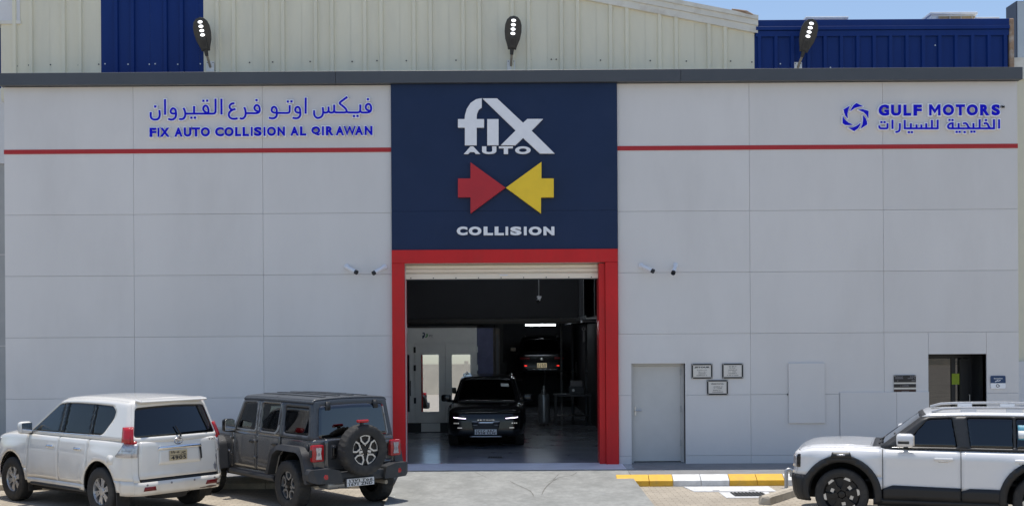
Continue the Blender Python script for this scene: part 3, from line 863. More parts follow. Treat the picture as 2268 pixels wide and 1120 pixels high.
arab(GA, c4, [
    [[(800, 635), (800, 790)], [(800, 655), (745, 665), (697, 700), (682, 742), (702, 776), (745, 787), (800, 787)], [(790, 787), (1855, 787)], [(950, 655), (950, 787)], [(1060, 665), (1120, 657), (1163, 690), (1190, 745), (1232, 785)], [(1323, 655), (1323, 787)], [(1478, 560), (1478, 787)],
     [(1582, 665), (1640, 657), (1680, 685), (1706, 740), (1748, 785)], [(1837, 560), (1837, 806)], [(720, 575)], [(795, 578)], [(900, 875)], [(975, 873)], [(1100, 880)], [(1272, 870)], [(1345, 868)], [(1635, 580)]],
    [[(1966, 560), (1966, 790)]]], 46, 11.34)

# plaques
def marks(x0, x1, z, h, y0, y1, m, parent):
    '''a line of small print too fine to read: rows of letter sized marks'''
    mb = MB(); x = x0; k = 0
    while x < x1:
        w = h * random.uniform(.35, .7)
        if random.random() > .16: mb.box(x, min(x + w, x1), y0, y1, z, z + h * random.choice((.7, .7, 1.)))
        x += w + h * .22
    return mb.build('print', m, parent)
def plaque(px0, px1, py0, py1, label, lines, head=None, hbold=.05):
    x0, z1 = fac(px0, py0); x1, z0 = fac(px1, py1)
    t = thing('wall_plaque', label, 'plaque', ((x0 + x1) / 2, 0, z0), 0, 'framed plaques by the grey door')
    w, h = (x1 - x0) / 2, z1 - z0
    b = .028
    MB().box(-w, w, -.03, -.002, 0, b).box(-w, w, -.03, -.002, h - b, h).box(-w, -w + b, -.03, -.002, b, h - b).box(w - b, w, -.03, -.002, b, h - b).build('frame', 'black_plastic', t)
    bx('plate', -w + b + .001, w - b - .001, -.022, -.004, b + .001, h - b - .001, 'plaque', t)
    for sx in (-1, 1):
        for zz in (b * .6, h - b * .6): MB().cyl((sx * (w - b * .6), -.030, zz), (sx * (w - b * .6), -.036, zz), .011, n=8).build('stud', 'steel', t)
    if head:
        text('print', head[0], -w * head[1], w * head[1], h * head[2], h * head[3], -.026, -.021, head[4], t, hbold, 0, 1.1)
    for wf, zf in lines: marks(-w * wf, w * wf, h * zf, h * .06, -.0245, -.021, 'ink_soft', t)
LN = [(.46, .55), (.40, .43), (.42, .31), (.54, .19)]
plaque(1531.5, 1577.5, 805, 837.5, 'framed plaque headed JETOUR right of the grey service door', LN, ('JETOUR', .74, .69, .82, 'ink'))
plaque(1599, 1645.5, 804.5, 837, 'framed plaque with plain small print, rightmost of the three', LN + [(.36, .78), (.36, .68)])
plaque(1565.5, 1612, 841, 873.5, 'framed plaque hanging lowest, below the other two plaques', [(.46, .52), (.42, .41), (.42, .28), (.54, .17), (.6, .71), (.6, .74)])
x0, z1 = fac(1979, 830); x1, z0 = fac(2028, 869)
t = thing('wall_plaque', 'black three strip opening hours board left of glazed entrance', 'plaque', ((x0 + x1) / 2, 0, z0)); w, h = (x1 - x0) / 2, z1 - z0
bx('backing', -w, w, -.014, -.002, 0, h, 'steel', t)
for a, b, m in ((.59, 1.0, 'board_black'), (.30, .50, 'board_black'), (0, .2, 'board_brown')): bx('strip', -w, w, -.026, -.015, h * a, h * b, m, t, .002)
for a, b, c in ((-.9, -.15, .79), (.25, .9, .79), (-.9, -.2, .88), (.3, .9, .88), (-.9, -.6, .66), (.6, .9, .66), (-.4, .35, .375), (-.3, .35, .07)): marks(w * a, w * b, h * c, h * .07, -.029, -.0255, 'print_grey', t)
for sx in (-1, 1):
    for zz in (.04, .96): MB().cyl((sx * w * .93, -.026, h * zz), (sx * w * .93, -.034, h * zz), .010, n=8).build('stud', 'steel', t)
x0, z1 = fac(2193.5, 831.5); x1, z0 = fac(2226.5, 859.5)
t = thing('wall_plaque', 'blue and white Reception plate right of the glazed entrance', 'plaque', ((x0 + x1) / 2, 0, z0)); w, h = (x1 - x0) / 2, z1 - z0
poly = fil([(-w, 0), (w, 0), (w, h * .42), (-w, h * .42)], [.03, .03, 0, 0]); MB().prism(poly, -.02, -.002).build('lower_field', 'sign_rim', t)
poly = fil([(-w, h * .425), (w, h * .425), (w, h), (-w, h)], [0, 0, .03, .03]); MB().prism(poly, -.02, -.002).build('upper_field', 'sign_navy', t)
text('print', 'Reception', -w * .58, w * .58, h * .72, h * .84, -.024, -.0195, 'print_white', t, .03)
v, f = stroke_shape([[(w * .3, h * .66), (w * .05, h * .60), (-w * .2, h * .60), (-w * .42, h * .53)], [(-w * .1, h * .68), (-w * .1, h * .60)]], .018, -.024, -.0195); mobj('print', v, f, 'print_white', t)
v, f = stroke_shape([arc(-w * .08, h * .22, .028, 0, 330, 10), [(w * .12, h * .26), (w * .2, h * .14)]], .014, -.024, -.0195); mobj('print', v, f, 'ink_soft', t)

# ------------------------------------------------------------------ wall floodlights (leaf shaped)
def floodlight(px, py, lean, label):
    x, z = fac(px, py, D + .55)
    t = thing('wall_floodlight', label, 'lamp', (x, WY - .035, z), 0, 'leaf shaped floodlights along the parapet')
    bx('mounting_plate', -.085, .085, -.012, -.001, -.10, .12, 'ac_white', t, .003)
    for sx in (-1, 1): MB().cyl((sx * .06, -.012, .09), (sx * .06, -.02, .09), .010, n=6).build('bolt', 'screw', t)
    M = Matrix.Rotation(R(lean), 4, 'Y')
    a = M @ Vector((0, -.24, .30))
    MB().tube([(0, -.01, 0), (0, -.09, .06), tuple((M @ Vector((0, -.17, .18)))), tuple(a)], .026, 10).build('arm', 'lamp_pole', t, True)
    # head: leaf outline in its own plane, tilted towards the street
    hd = thing('lamp_head', None, None, a, parent=t)
    hd.rotation_euler = (Matrix.Rotation(R(lean), 3, 'Y') @ Matrix.Rotation(R(20), 3, 'X')).to_euler()
    out = [(-.085, -.02), (.085, -.02), (.10, .06), (.155, .24), (.178, .42), (.172, .58), (.14, .70), (.08, .775), (0, .80), (-.08, .775), (-.14, .70), (-.172, .58), (-.178, .42), (-.155, .24), (-.10, .06)]
    v = []; f = []; n = len(out)
    for yy, s in ((-.03, .90), (-.018, 1.0), (.02, 1.0), (.075, .70), (.09, .35)):
        for px_, pz in out: v.append((px_ * s, yy, .31 + (pz * .84 - .31) * s))
    for r in range(4):
        for i in range(n): f.append((r * n + i, r * n + (i + 1) % n, (r + 1) * n + (i + 1) % n, (r + 1) * n + i))
    f += [tuple(range(n))[::-1], tuple(range(4 * n, 5 * n))]
    o = fixn(mobj('housing', v, f, 'lamp_grey', hd)); 
    MB().box(-.062, .062, -.055, -.028, .03, .25, .008).build('driver_cover', 'lamp_grey', hd)
    bx('driver_plate', -.035, .035, -.060, -.056, .08, .21, 'black_plastic', hd)
    MB().cyl((0, -.0, -.12), (0, 0, .0), .035, .045, 12).build('socket', 'lamp_grey', hd, True)
    for k in range(4):
        zz = .315 + k * .088
        v = MB().lathe([(0, -.022), (.026, -.018), (.041, -.006), (.044, .0)], n=16, axis='y'); v.v = [(q[0] * 1.12, q[1], q[2] * .68) for q in v.v]
        v.build('lens', 'led', hd, True, loc=(0, -.032, zz))
floodlight(465, 148, -6, 'leaf shaped floodlight leaning left over the narrow blue strip')
floodlight(1132, 145, 4, 'upright leaf shaped floodlight above the navy panel')
floodlight(1768, 150, 12, 'leaf shaped floodlight leaning right before the blue metal wall')

# ------------------------------------------------------------------ security cameras
def sec_camera(px, py, dirv, label, wall=True, d=D, y=0.):
    x, z = fac(px, py, d)
    t = thing('security_camera', label, 'camera', (x, y, z), 0, 'bullet security cameras on the facade' if wall else None)
    dv = Vector(dirv).normalized()
    MB().lathe([(0, 0), (.052, 0), (.055, -.010), (.05, -.03), (.026, -.04), (0, -.04)], axis='y', n=20).build('base', 'camera_white', t, True)
    p0 = Vector((0, -.045, 0)); p1 = p0 + Vector((dv.x * .05, -.06, -.03))
    MB().tube([p0, (p0 + p1) / 2 + Vector((0, -.01, .0)), p1], .022, 10).build('arm', 'camera_white', t, True)
    e = p1 + dv * .20
    MB().tube([p1 - dv * .04, p1, e - dv * .02, e], [.032, .040, .044, .044], 16).build('housing', 'camera_white', t, True)
    MB().tube([e - dv * .002, e + dv * .05], [.045, .046], 16).build('lens_hood', 'black_plastic', t, True)
    MB().tube([e + dv * .0505, e + dv * .056], .037, 16).build('lens', 'black_gloss', t, True)
sec_camera(768, 590, (.80, -.40, -.44), 'outer left security camera aimed right, farther from red frame')
sec_camera(852, 591, (-.72, -.50, -.46), 'left security camera aimed left, next to the red frame')
sec_camera(1420, 588, (.78, -.45, -.42), 'right security camera aimed right, next to the red frame')
sec_camera(1496, 587, (-.30, -.72, -.62), 'outer right security camera aimed at the street')

# ------------------------------------------------------------------ kerbside things
x, _ = fac(1741, 1080, 21.4)
t = thing('pipe_post', 'short galvanised bent pipe post by the yellow kerb', 'post', (fac(1741, 1080, 21.4)[0], -2.62, GZ))
MB().tube([(0, 0, 0), (0, 0, .30)] + [(.05 - .05 * math.cos(R(a)), 0, .30 + .05 * math.sin(R(a))) for a in range(20, 181, 20)] + [(.10, 0, .22)], .036, 14).build('pipe', 'galv', t, True, angle=60)
MB().lathe([(.036, 0), (.085, 0), (.085, .008), (.036, .014)], n=18).build('base_plate', 'galv', t, True)
def floor_plate(px, lab, name, z):
    pts = [(lambda q: (q[0], q[1]))(gnd(*p)) for p in px]
    t = thing(name, lab, 'drain cover', (sum(p[0] for p in pts) / len(pts), sum(p[1] for p in pts) / len(pts), GZ))
    cx, cy = t.location.x, t.location.y
    MB().prism([(p[0] - cx, p[1] - cy) for p in pts], .001, z, 'xy').build('slab', 'plate_white', t)
    return t, [(p[0] - cx, p[1] - cy) for p in pts]
def gnd(px, py, z=GZ):
    a, b = px - 1134.0, HORY - py
    xx, u = a + b * ROLL, b - a * ROLL
    d = (EYE - z) * FPX / -u
    return xx * d / FPX, d - D
t, P = floor_plate([(1537, 1088.5), (1720, 1088.5), (1702, 1077), (1514, 1078)], 'long pale drain slab lying along the kerb', 'drain_cover', .012)
for u in (.28, .72): bx('lifting_slot', P[0][0] + (P[1][0] - P[0][0]) * u - .06, P[0][0] + (P[1][0] - P[0][0]) * u + .06, P[0][1] + .05, P[0][1] + .10, .0125, .014, 'grate', t)
t, P = floor_plate([(1609, 1102.5), (1716, 1101.5), (1702, 1089.5), (1592, 1090)], 'pale drain slab with dark grating beside the long slab', 'drain_grate', .010)
q = [gnd(*p) for p in ((1628, 1099.5), (1702, 1099), (1691, 1090.5), (1611, 1091))]
gx0, gx1 = q[0][0] - t.location.x, q[1][0] - t.location.x; gy0, gy1 = q[0][1] - t.location.y, q[2][1] - t.location.y
bx('grating', gx0, gx1, gy0, gy1, .0105, .013, 'black_plastic', t)
for k in range(9): bx('grating_bar', gx0 + (gx1 - gx0) * (k + .2) / 9, gx0 + (gx1 - gx0) * (k + .55) / 9, gy0 + .01, gy1 - .01, .0132, .022, 'grate', t)
# loose concrete kerb block as wheel stop
a = gnd(1694, 1117); b = gnd(1790, 1085)
L = math.dist(a, b) + .3; an = math.atan2(b[1] - a[1], b[0] - a[0])
t = thing('wheel_stop', 'chipped tan concrete block lying slanted before the white SUV', 'wheel stop', (a[0], a[1], GZ), an)
prof = [(-.09, 0), (.11, 0), (.11, .12), (.06, .15), (-.05, .15), (-.09, .12)]
v = []; n = len(prof); segs = [0, .03, .08, L * .3, L * .6, L]
for i, xx in enumerate(segs):
    for j, (yy, zz) in enumerate(prof):
        s = (.80 if i == 0 else 1); v.append((xx + (random.uniform(-.015, .02) if i < 2 else 0), yy * s + random.uniform(-.006, .006), zz * (s if zz > .1 else 1) + (random.uniform(-.008, .008) if zz > 0 else 0)))
f = [tuple(range(n)), tuple(range((len(segs) - 1) * n, len(segs) * n))[::-1]] + [(i * n + j, i * n + (j + 1) % n, (i + 1) * n + (j + 1) % n, (i + 1) * n + j) for i in range(len(segs) - 1) for j in range(n)]
fixn(mobj('block', v, f, 'kerb_raw', t))

# ------------------------------------------------------------------ workshop interior
BD = 8.05            # booth front plane
dB = D + BD
BT = thing('spray_booth', 'grey metal spray booth with glazed doors behind the black car', 'booth', (0, BD, 0))
bx0 = -3.9; bx1 = fac(1056, 800, dB)[0]; bz = fac(980, 725, dB)[1]
zd = fac(980, 760, dB)[1]
MB().box(bx0, bx1, 0, .08, zd + .004, bz).build('header', 'booth_grey', BT)
bx('top_cap', bx0, bx1 + .02, -.03, .3, bz, bz + .05, 'dark_metal', BT)
MB().box(bx0, bx1, .3, .4, 0, bz).build('back_wall', 'booth_grey', BT)
bx('side_wall', bx1 - .06, bx1, .081, 4.5, 0, bz, 'booth_grey', BT)
bx('sill', bx0, bx1, -.02, .1, 0, .26, 'dark_metal', BT)
cx_ = [fac(p, 850, dB)[0] for p in (885, 919, 987, 1056)]
for i, (xa, xb, wp, full) in enumerate(((bx0, cx_[1], (893, 907), 0), (cx_[1], cx_[2], (933, 972), 1), (cx_[2], bx1, (1001, 1042), 1))):
    wx0, wx1 = fac(wp[0], 850, dB)[0], fac(wp[1], 850, dB)[0]; wz1 = fac(950, 785, dB)[1]; wz0 = fac(950, 911, dB)[1]
    v2, F = fill2d([[(xa + .005, .265), (xb - .005, .265), (xb - .005, zd - .004), (xa + .005, zd - .004)]], [[(wx0, wz0), (wx1, wz0), (wx1, wz1), (wx0, wz1)]], step=3)
    v, f = slab(v2, F, 0, .05); dr = mobj('booth_door', v, f, 'booth_grey', BT)
    e = .028
    MB().box(wx0 - e, wx0, -.012, .04, wz0 - e, wz1 + e).box(wx1, wx1 + e, -.012, .04, wz0 - e, wz1 + e).box(wx0, wx1, -.012, .04, wz1, wz1 + e).box(wx0, wx1, -.012, .04, wz0 - e, wz0).build('window_trim', 'booth_trim', dr)
    tl = (wz1 - wz0) * math.tan(R(1.05)); yw = (wx1 - wx0) * math.tan(R((4, 3.2, 1.5)[i]))
    gp = mobj('window_pane', [(wx0, .004, wz0), (wx1, .004 + yw, wz0), (wx1, .004 + tl + yw, wz1), (wx0, .004 + tl, wz1), (wx0, .012, wz0), (wx1, .012 + yw, wz0), (wx1, .012 + tl + yw, wz1), (wx0, .012 + tl, wz1)], [(0, 1, 2, 3), (4, 7, 6, 5), (0, 4, 5, 1), (2, 6, 7, 3)], 'booth_glass', dr)
    if i: 
        for zz in (.8, 1.7, 2.2): bx('hinge', (xa if i == 1 else xb) - .03, (xa if i == 1 else xb) + .03, -.03, -.002, zz, zz + .16, 'booth_trim' if i == 2 else 'dark_metal', dr)
    if i == 0: MB().tube([(xb - .12, -.002, 1.02), (xb - .12, -.06, 1.02), (xb - .12, -.06, 1.42), (xb - .12, -.002, 1.42)], .014).build('handle', 'black_plastic', dr)
xk0, zk1 = fac(933, 938, dB); xk1, zk0 = fac(975, 958, dB)
bx('kick_plate', xk0, xk1, -.032, -.022, .02, .255, 'booth_trim', BT)
cg = crop(890, 700, 7, dB - .02)
lg = [cg(*p) for p in ((320, 250), (350, 250), (360, 275), (355, 310), (330, 345), (315, 345), (318, 300), (340, 290), (338, 268), (320, 268))]
v2, F = fill2d([lg], step=1); v, f = slab(v2, F, -.008, -.001); mobj('print', v, f, 'logo_navy', BT)
lg = [cg(*p) for p in ((372, 280), (395, 265), (405, 290), (395, 318), (370, 332), (358, 320), (385, 300))]
v2, F = fill2d([lg], step=1); v, f = slab(v2, F, -.008, -.001); mobj('print', v, f, 'logo_green', BT)
p = cg(422, 318); q = cg(482, 285); text('print', 'PC', p[0], q[0], p[1], q[1], -.008, -.001, 'print_grey', BT, .02)
x0 = bx1 + .01; x1 = fac(1094, 800, dB)[0]
t = thing('purple_partition', 'blue violet partition panel between the spray booth and lift bay', 'panel', ((x0 + x1) / 2, BD + .1, 0))
w = (x1 - x0) / 2
bx('board', -w, w, 0, .06, .05, bz - .02, 'purple_panel', t); bx('edge_strip', w - .02, w + .01, -.01, .07, .05, bz - .02, 'column_steel', t); bx('foot_rail', -w, w, -.01, .07, 0, .05, 'dark_metal', t)
x0 = fac(1098, 800, dB)[0]
t = thing('steel_column', 'slim brown steel column beside the violet partition', 'column', (x0 + .05, BD + .12, 0))
MB().box(-.06, .06, -.06, -.045, 0, 2.86).box(-.06, .06, .045, .06, 0, 2.86).box(-.006, .006, -.045, .045, 0, 2.86).build('profile', 'column_steel', t); bx('base_plate', -.12, .12, -.12, .12, .001, .02, 'column_steel', t)
bx('perforated_strip', -.03, .03, -.075, -.061, 1.6, 2.7, 'inner_grey', t)
# hanging camera
dC = D + 6.5
x, z1 = fac(1193, 600, dC); _, z0 = fac(1193, 655, dC)
t = thing('hanging_camera', 'white camera hanging on a rod inside the dark doorway', 'camera', (x, 6.5, z0))
MB().tube([(0, 0, 0), (0, 0, IZ - z0)], .014, 8).build('rod', 'galv', t)
MB().box(-.05, .07, -.05, .05, -.05, .0, .01).build('bracket', 'camera_white', t)
MB().tube([(.02, .03, -.05), (-.02, -.10, -.14)], .042, 12).build('housing', 'camera_white', t, True); MB().tube([(-.02, -.10, -.14), (-.03, -.13, -.16)], .045, 12).build('lens', 'black_gloss', t, True)
# tube lights
def tube_light(px0, px1, py, yd, label, lit=True):
    d = D + yd; x0, z = fac(px0, py, d); x1, _ = fac(px1, py, d)
    t = thing('tube_light', label, 'lamp', ((x0 + x1) / 2, yd, z), 0, 'workshop tube lights'); w = (x1 - x0) / 2
    bx('fixture', -w - .05, w + .05, -.04, .04, .055, .11, 'sign_white' if lit else 'inner_grey', t, .006)
    MB().cyl((-w, 0, .02), (w, 0, .02), .020, n=12).build('tube', 'tube_lamp' if lit else 'print_grey', t, True)
    for s in (-1, 1): MB().box(s * w - .02, s * w + .02, -.03, .03, -.01, .055).build('socket', 'sign_white', t); MB().cyl((s * w * .7, 0, .11), (s * w * .7, 0, IZ - z), .006, n=6).build('hanger', 'galv', t)
tube_light(1163, 1231, 721, 15.4, 'lit white tube light above the raised black car')
for k, (xx, yy) in enumerate(((-1.3, 4.2), (.9, 4.2))):
    t_ = thing('tube_light', ('lit ceiling tube light above the front of the black car', 'lit ceiling tube light mirrored in the raised car')[k], 'lamp', (xx, yy, 5.3), 0, 'workshop tube lights')
    bx('fixture', -.75, .75, -.06, .06, .055, .11, 'sign_white', t_, .006); MB().cyl((-.7, 0, .02), (.7, 0, .02), .03, n=12).build('tube', 'tube_lamp', t_, True); MB().cyl((0, 0, .11), (0, 0, .9), .006, n=6).build('hanger', 'galv', t_)
tube_light(1288, 1322, 713, 5.5, 'unlit tube light near the right door jamb', False)
# car lift: two posts with arms
LY = 19.3
LF = thing('car_lift', 'black two post car lift carrying the raised car', 'car lift', (1.06, LY, 0))
for s in (-1, 1):
    MB().box(s * 1.55 - .16, s * 1.55 + .16, -.2, .2, 0, 3.9).build('post', 'dark_metal', LF); MB().box(s * 1.55 - .28, s * 1.55 + .28, -.35, .35, 0, .03).build('base_plate', 'dark_metal', LF)
    MB().box(s * 1.40 - .12, s * 1.40 + .12, -.25, .25, 1.15, 1.65).build('carriage', 'dark_metal', LF)
    for e in (-1, 1): MB().tube([(s * 1.32, e * .18, 1.22), (s * .70, e * 1.0, 1.22)], .06, 8).build('arm', 'dark_metal', LF); MB().lathe([(0, .0), (.07, 0), (.07, .14), (0, .14)], n=12).build('pad', 'black_plastic', LF, loc=(s * .70, e * 1.0, 1.20))
bx('cross_beam', -1.7, 1.7, -.12, .12, 3.901, 4.05, 'dark_metal', LF)
# oil drainer tank
x, y = gnd(1205, 943, 0); 
t = thing('steel_tank', 'upright steel cylinder tank standing on floor beneath raised car', 'tank', (x, y, 0))
MB().lathe([(0, .08), (.13, .08), (.16, .11), (.17, .16), (.17, .86), (.15, .93), (.08, .97), (0, .97)], n=32).build('vessel', 'tank_steel', t, True)
MB().lathe([(0, .97), (.07, .97), (.07, 1.06), (.04, 1.08), (.04, 1.18), (0, 1.18)], n=16).build('valve', 'steel', t, True)
for a in (30, 150, 270): MB().cyl((.11 * math.cos(R(a)), .11 * math.sin(R(a)), .10), (.14 * math.cos(R(a)), .14 * math.sin(R(a)), 0), .02, n=8).build('foot', 'black_plastic', t)
MB().tube([(0, 0, 1.17), (.05, 0, 1.5), (.02, 0, 1.62)], .015, 8).build('hose', 'black_plastic', t)
# workbench with machine
x, y = gnd(1300, 965, 0)
t = thing('workbench', 'dark workbench with pale top edge along the right wall', 'workbench', (1.78, 10.5, 0))
bx('worktop', -.55, .55, -.4, .4, .86, .91, 'inner_grey', t)
for sx in (-.5, .5):
    for sy in (-.33, .33): bx('leg', sx - .03, sx + .03, sy - .03, sy + .03, 0, .86, 'dark_metal', t)
bx('shelf', -.47, .47, -.36, .36, .25, .28, 'dark_metal', t)
t = thing('bench_machine', 'small grey machine standing on the workbench', 'machine', (1.9, 10.4, .912))
MB().box(-.22, .22, -.18, .18, 0, .22, .02).build('body', 'inner_grey', t); MB().box(-.18, .18, -.14, .14, .22, .40, .02).build('head', 'print_grey', t); MB().cyl((-.1, -.18, .12), (-.1, -.22, .12), .04, n=12).build('dial', 'steel', t)
t = thing('wall_tool', 'pale long handled tool hanging at right inside the doorway', 'tool', (*((lambda q: (q[0], 7.9))(fac(1293, 740, D + 7.9))), fac(1293, 757, D + 7.9)[1]))
MB().box(-.03, .03, -.02, .02, 0, .30, .006).build('handle', 'print_grey', t); MB().lathe([(.025, -.02), (.055, -.02), (.055, .02), (.025, .02), (.025, -.02)], axis='y', n=16).build('ring', 'print_grey', t, loc=(0, 0, .36))
for k, (xx, z0, z1) in enumerate(((1.55, 0, 3.4), (1.85, 0, 3.0), (2.2, 0, 3.2))):
    tt = thing('conduit_pipe', ('thin pipe rising beside the raised car', 'dark pipe rising left of the workbench', 'dark pipe rising behind the workbench')[k], 'pipe', (xx, 12.5 - k, 0), group='pipes in the right bay')
    MB().tube([(0, 0, z0), (0, 0, z1)], .035, 10).build('pipe', 'galv' if k == 0 else 'inner_grey', tt, True)
    bx('clamp', -.05, .05, -.05, .05, 1.5, 1.56, 'dark_metal', tt)
t = thing('cable_tray', 'steel cable tray along the right wall above the bay', 'cable tray', (1.93, 4, 3.05))
bx('tray', -.14, .14, 0, 6, 0, .03, 'galv', t); bx('rail', -.15, -.14, 0, 6, 0, .09, 'galv', t); bx('rail', .14, .15, 0, 6, 0, .09, 'galv', t)
x, y = gnd(1097, 1012, 0)
t = thing('floor_drain', 'dark floor drain in shop floor before the black car', 'drain cover', (x, y, 0))
bx('frame', -.17, .17, -.14, .14, .001, .006, 'dark_metal', t)
for k in range(6): bx('bar', -.15 + k * .052, -.12 + k * .052, -.12, .12, .0065, .012, 'grate', t)

# ------------------------------------------------------------------ street side opposite (seen only as reflections in glass and paint)
mat('sand_wall', (.60, .54, .43), .85, 0, .08, 1, bump=.004)
mat('palm_trunk', (.16, .12, .085), .9, 0, .25, 6, bump=.02, bscale=14)
mat('palm_leaf', (.055, .085, .03), .6, 0, .25, 3)
t = thing('boundary_wall', 'sand coloured boundary wall across the street, mirrored in glass', 'wall', (0, -75, GZ))
for k in range(12): bx('wall_bay', -66 + k * 11 + .02, -55 + k * 11 - .42, 0, .2, 0, 3.0, 'sand_wall', t); bx('pier', -55 + k * 11 - .40, -55 + k * 11, -.05, .25, 0, 3.3, 'sand_wall', t)
def palm(x, y, hgt, label):
    t = thing('palm_tree', label, 'tree', (x, y, GZ), random.uniform(0, 6), 'palms across the street')
    MB().tube([(0, 0, -.1), (.05, .02, hgt * .5), (.0, .05, hgt)], [.24, .19, .17], 12).build('trunk', 'palm_trunk', t, True)
    for k in range(22):
        a = k * 2.4; el = R(random.uniform(-25, 65)); L = random.uniform(1.7, 2.4); m = MB(); P = []
        for i in range(9):
            u = i / 8; r_ = L * u * math.cos(el) ; z_ = hgt + L * u * math.sin(el) - 1.3 * u * u * (1 if el > 0 else .6)
            P.append(Vector((r_ * math.cos(a), r_ * math.sin(a), z_)))
        m.tube(P, [.02 - .0018 * i for i in range(9)], 4)
        n_ = Vector((-math.sin(a), math.cos(a), 0))
        for i in range(1, 9):
            for q in (0, .5):
                p = P[i - 1].lerp(P[i], q)
                for sg in (1, -1):
                    e = p + n_ * sg * .42 * (1 - .6 * (i / 8)) + (P[i] - P[i - 1]).normalized() * .25 - Vector((0, 0, .14)); w_ = (P[i] - P[i - 1]).normalized() * .022
                    m._add([p - w_, p + w_, e], [(0, 1, 2)])
        m.build('frond', 'palm_leaf', t)
palm(20.5, -12.0, 4.6, 'palm tree mirrored in the rear window of the off-roader')
palm(27, -15.5, 5.4, 'taller palm tree standing behind the mirrored palm')
# ------------------------------------------------------------------ vehicles
def paint(name, col, rough=.28, metal=0., coat=1., dust=None, var=.03):
    mat(name, col, rough, metal, var, 2.0, coat=coat)
    if dust:      # road dust lying on the lower flanks
        m = MATS[name]; t = m.node_tree; n, l = t.nodes, t.links; b = n['Principled BSDF']
        src = b.inputs['Base Color'].links[0].from_socket
        tc = n.new('ShaderNodeTexCoord'); sp = n.new('ShaderNodeSeparateXYZ'); l.new(tc.outputs['Object'], sp.inputs[0])
        mr = n.new('ShaderNodeMapRange'); mr.inputs[1].default_value = 1.0; mr.inputs[2].default_value = .35; mr.inputs[3].default_value = 0; mr.inputs[4].default_value = dust[3]
        l.new(sp.outputs[2], mr.inputs[0])
        nz = n.new('ShaderNodeTexNoise'); nz.inputs['Scale'].default_value = 5; nz.inputs['Detail'].default_value = 7; l.new(tc.outputs['Object'], nz.inputs['Vector'])
        mu = n.new('ShaderNodeMath'); mu.operation = 'MULTIPLY'; l.new(mr.outputs[0], mu.inputs[0]); l.new(nz.outputs[0], mu.inputs[1])
        mm = n.new('ShaderNodeMix'); mm.data_type = 'RGBA'; l.new(mu.outputs[0], mm.inputs[0]); l.new(src, mm.inputs[6]); mm.inputs[7].default_value = (*dust[:3], 1)
        l.new(mm.outputs[2], b.inputs['Base Color'])
paint('paint_cream', (.80, .775, .72), .24, dust=(.56, .48, .36, .75), var=.012)
paint('paint_white', (.73, .73, .73), .20, var=.012)
paint('paint_grey', (.075, .077, .080), .22, .25, dust=(.16, .14, .11, .3))
paint('paint_black', (.005, .005, .006), .22, coat=.3)
mat('hardtop', (.055, .062, .072), .42, 0, .10, 30, bump=.0008, bscale=300)
mat('flare_black', (.030, .032, .036), .5, 0, .12, 12, bump=.001, bscale=200, dirt=(.10, .09, .08), dirt_amt=.3)
mat('clad_black', (.010, .0105, .012), .5, 0, .12, 12, bump=.001, bscale=200)
mat('rubber', (.028, .027, .026), .8, 0, .2, 14, bump=.002, bscale=80, dirt=(.10, .088, .07), dirt_amt=.5, dirt_scale=5)
mat('rim_silver', (.60, .60, .60), .32, .85, .08, 10)
mat('rim_black', (.010, .010, .011), .3, .2)
mat('chrome', (.82, .83, .85), .12, 1., .03)
mat('lens_red', (.42, .010, .014), .18, 0, .1, 12, coat=.6)
mat('lens_red_dark', (.16, .006, .008), .3)
mat('lens_clear', (.46, .46, .48), .15, .4, .35, 22, coat=.6)
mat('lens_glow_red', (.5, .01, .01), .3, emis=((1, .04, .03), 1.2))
mat('drl', (.9, .9, 1), .3, emis=((.86, .74, 1.0), 4.0))
mat('fog_glow', (.8, .8, .8), .2, emis=((1, .97, .9), .25))
mat('dark_under', (.008, .008, .008), .9)
mat('seat_dark', (.030, .028, .027), .7)
mat('seat_red_reflect', (.34, .11, .075), .7)  # red-brown seat colour imitates reflections in the cream SUV's side windows
mat('seat_grey', (.16, .19, .20), .7)
mat('plate_bg', (.74, .74, .74), .4, 0, .05, 20)
mat('plate_bright', (.93, .93, .92), .4)
mat('plate_tan', (.52, .43, .27), .5, 0, .15, 20, dirt=(.25, .2, .12), dirt_amt=.6, dirt_scale=9)
mat('plate_lit', (.62, .52, .33), .5, emis=((1, .85, .55), .25))
mat('scrape', (.16, .11, .075), .8, 0, .4, 30)
mat('sticker_white', (.75, .78, .78), .5)
mat('sticker_blue', (.10, .32, .42), .5)
mat('wiper', (.012, .012, .012), .5)
glass('win_tint', (.20, .19, .18), .85)
glass('win_dark', (.035, .040, .048), 1.6)
glass('win_mid', (.34, .36, .36), .95)
glass('win_rear', (.13, .15, .16), 2.4)

def sm(xs, ys, blur=0.):
    X = np.linspace(xs[0], xs[-1], 300); Y = np.interp(X, xs, ys)
    if blur:
        k = max(1, int(blur / (X[1] - X[0]))); P = np.pad(Y, k, mode='edge'); ker = np.hanning(2 * k + 3)[1:-1]; ker = ker / ker.sum()
        Y = np.convolve(P, ker, 'valid')[:300]
    return lambda x: np.interp(x, X, Y)
def sst(x, a, b):
    t = np.clip((x - a) / (b - a), 0, 1); return t * t * (3 - 2 * t)

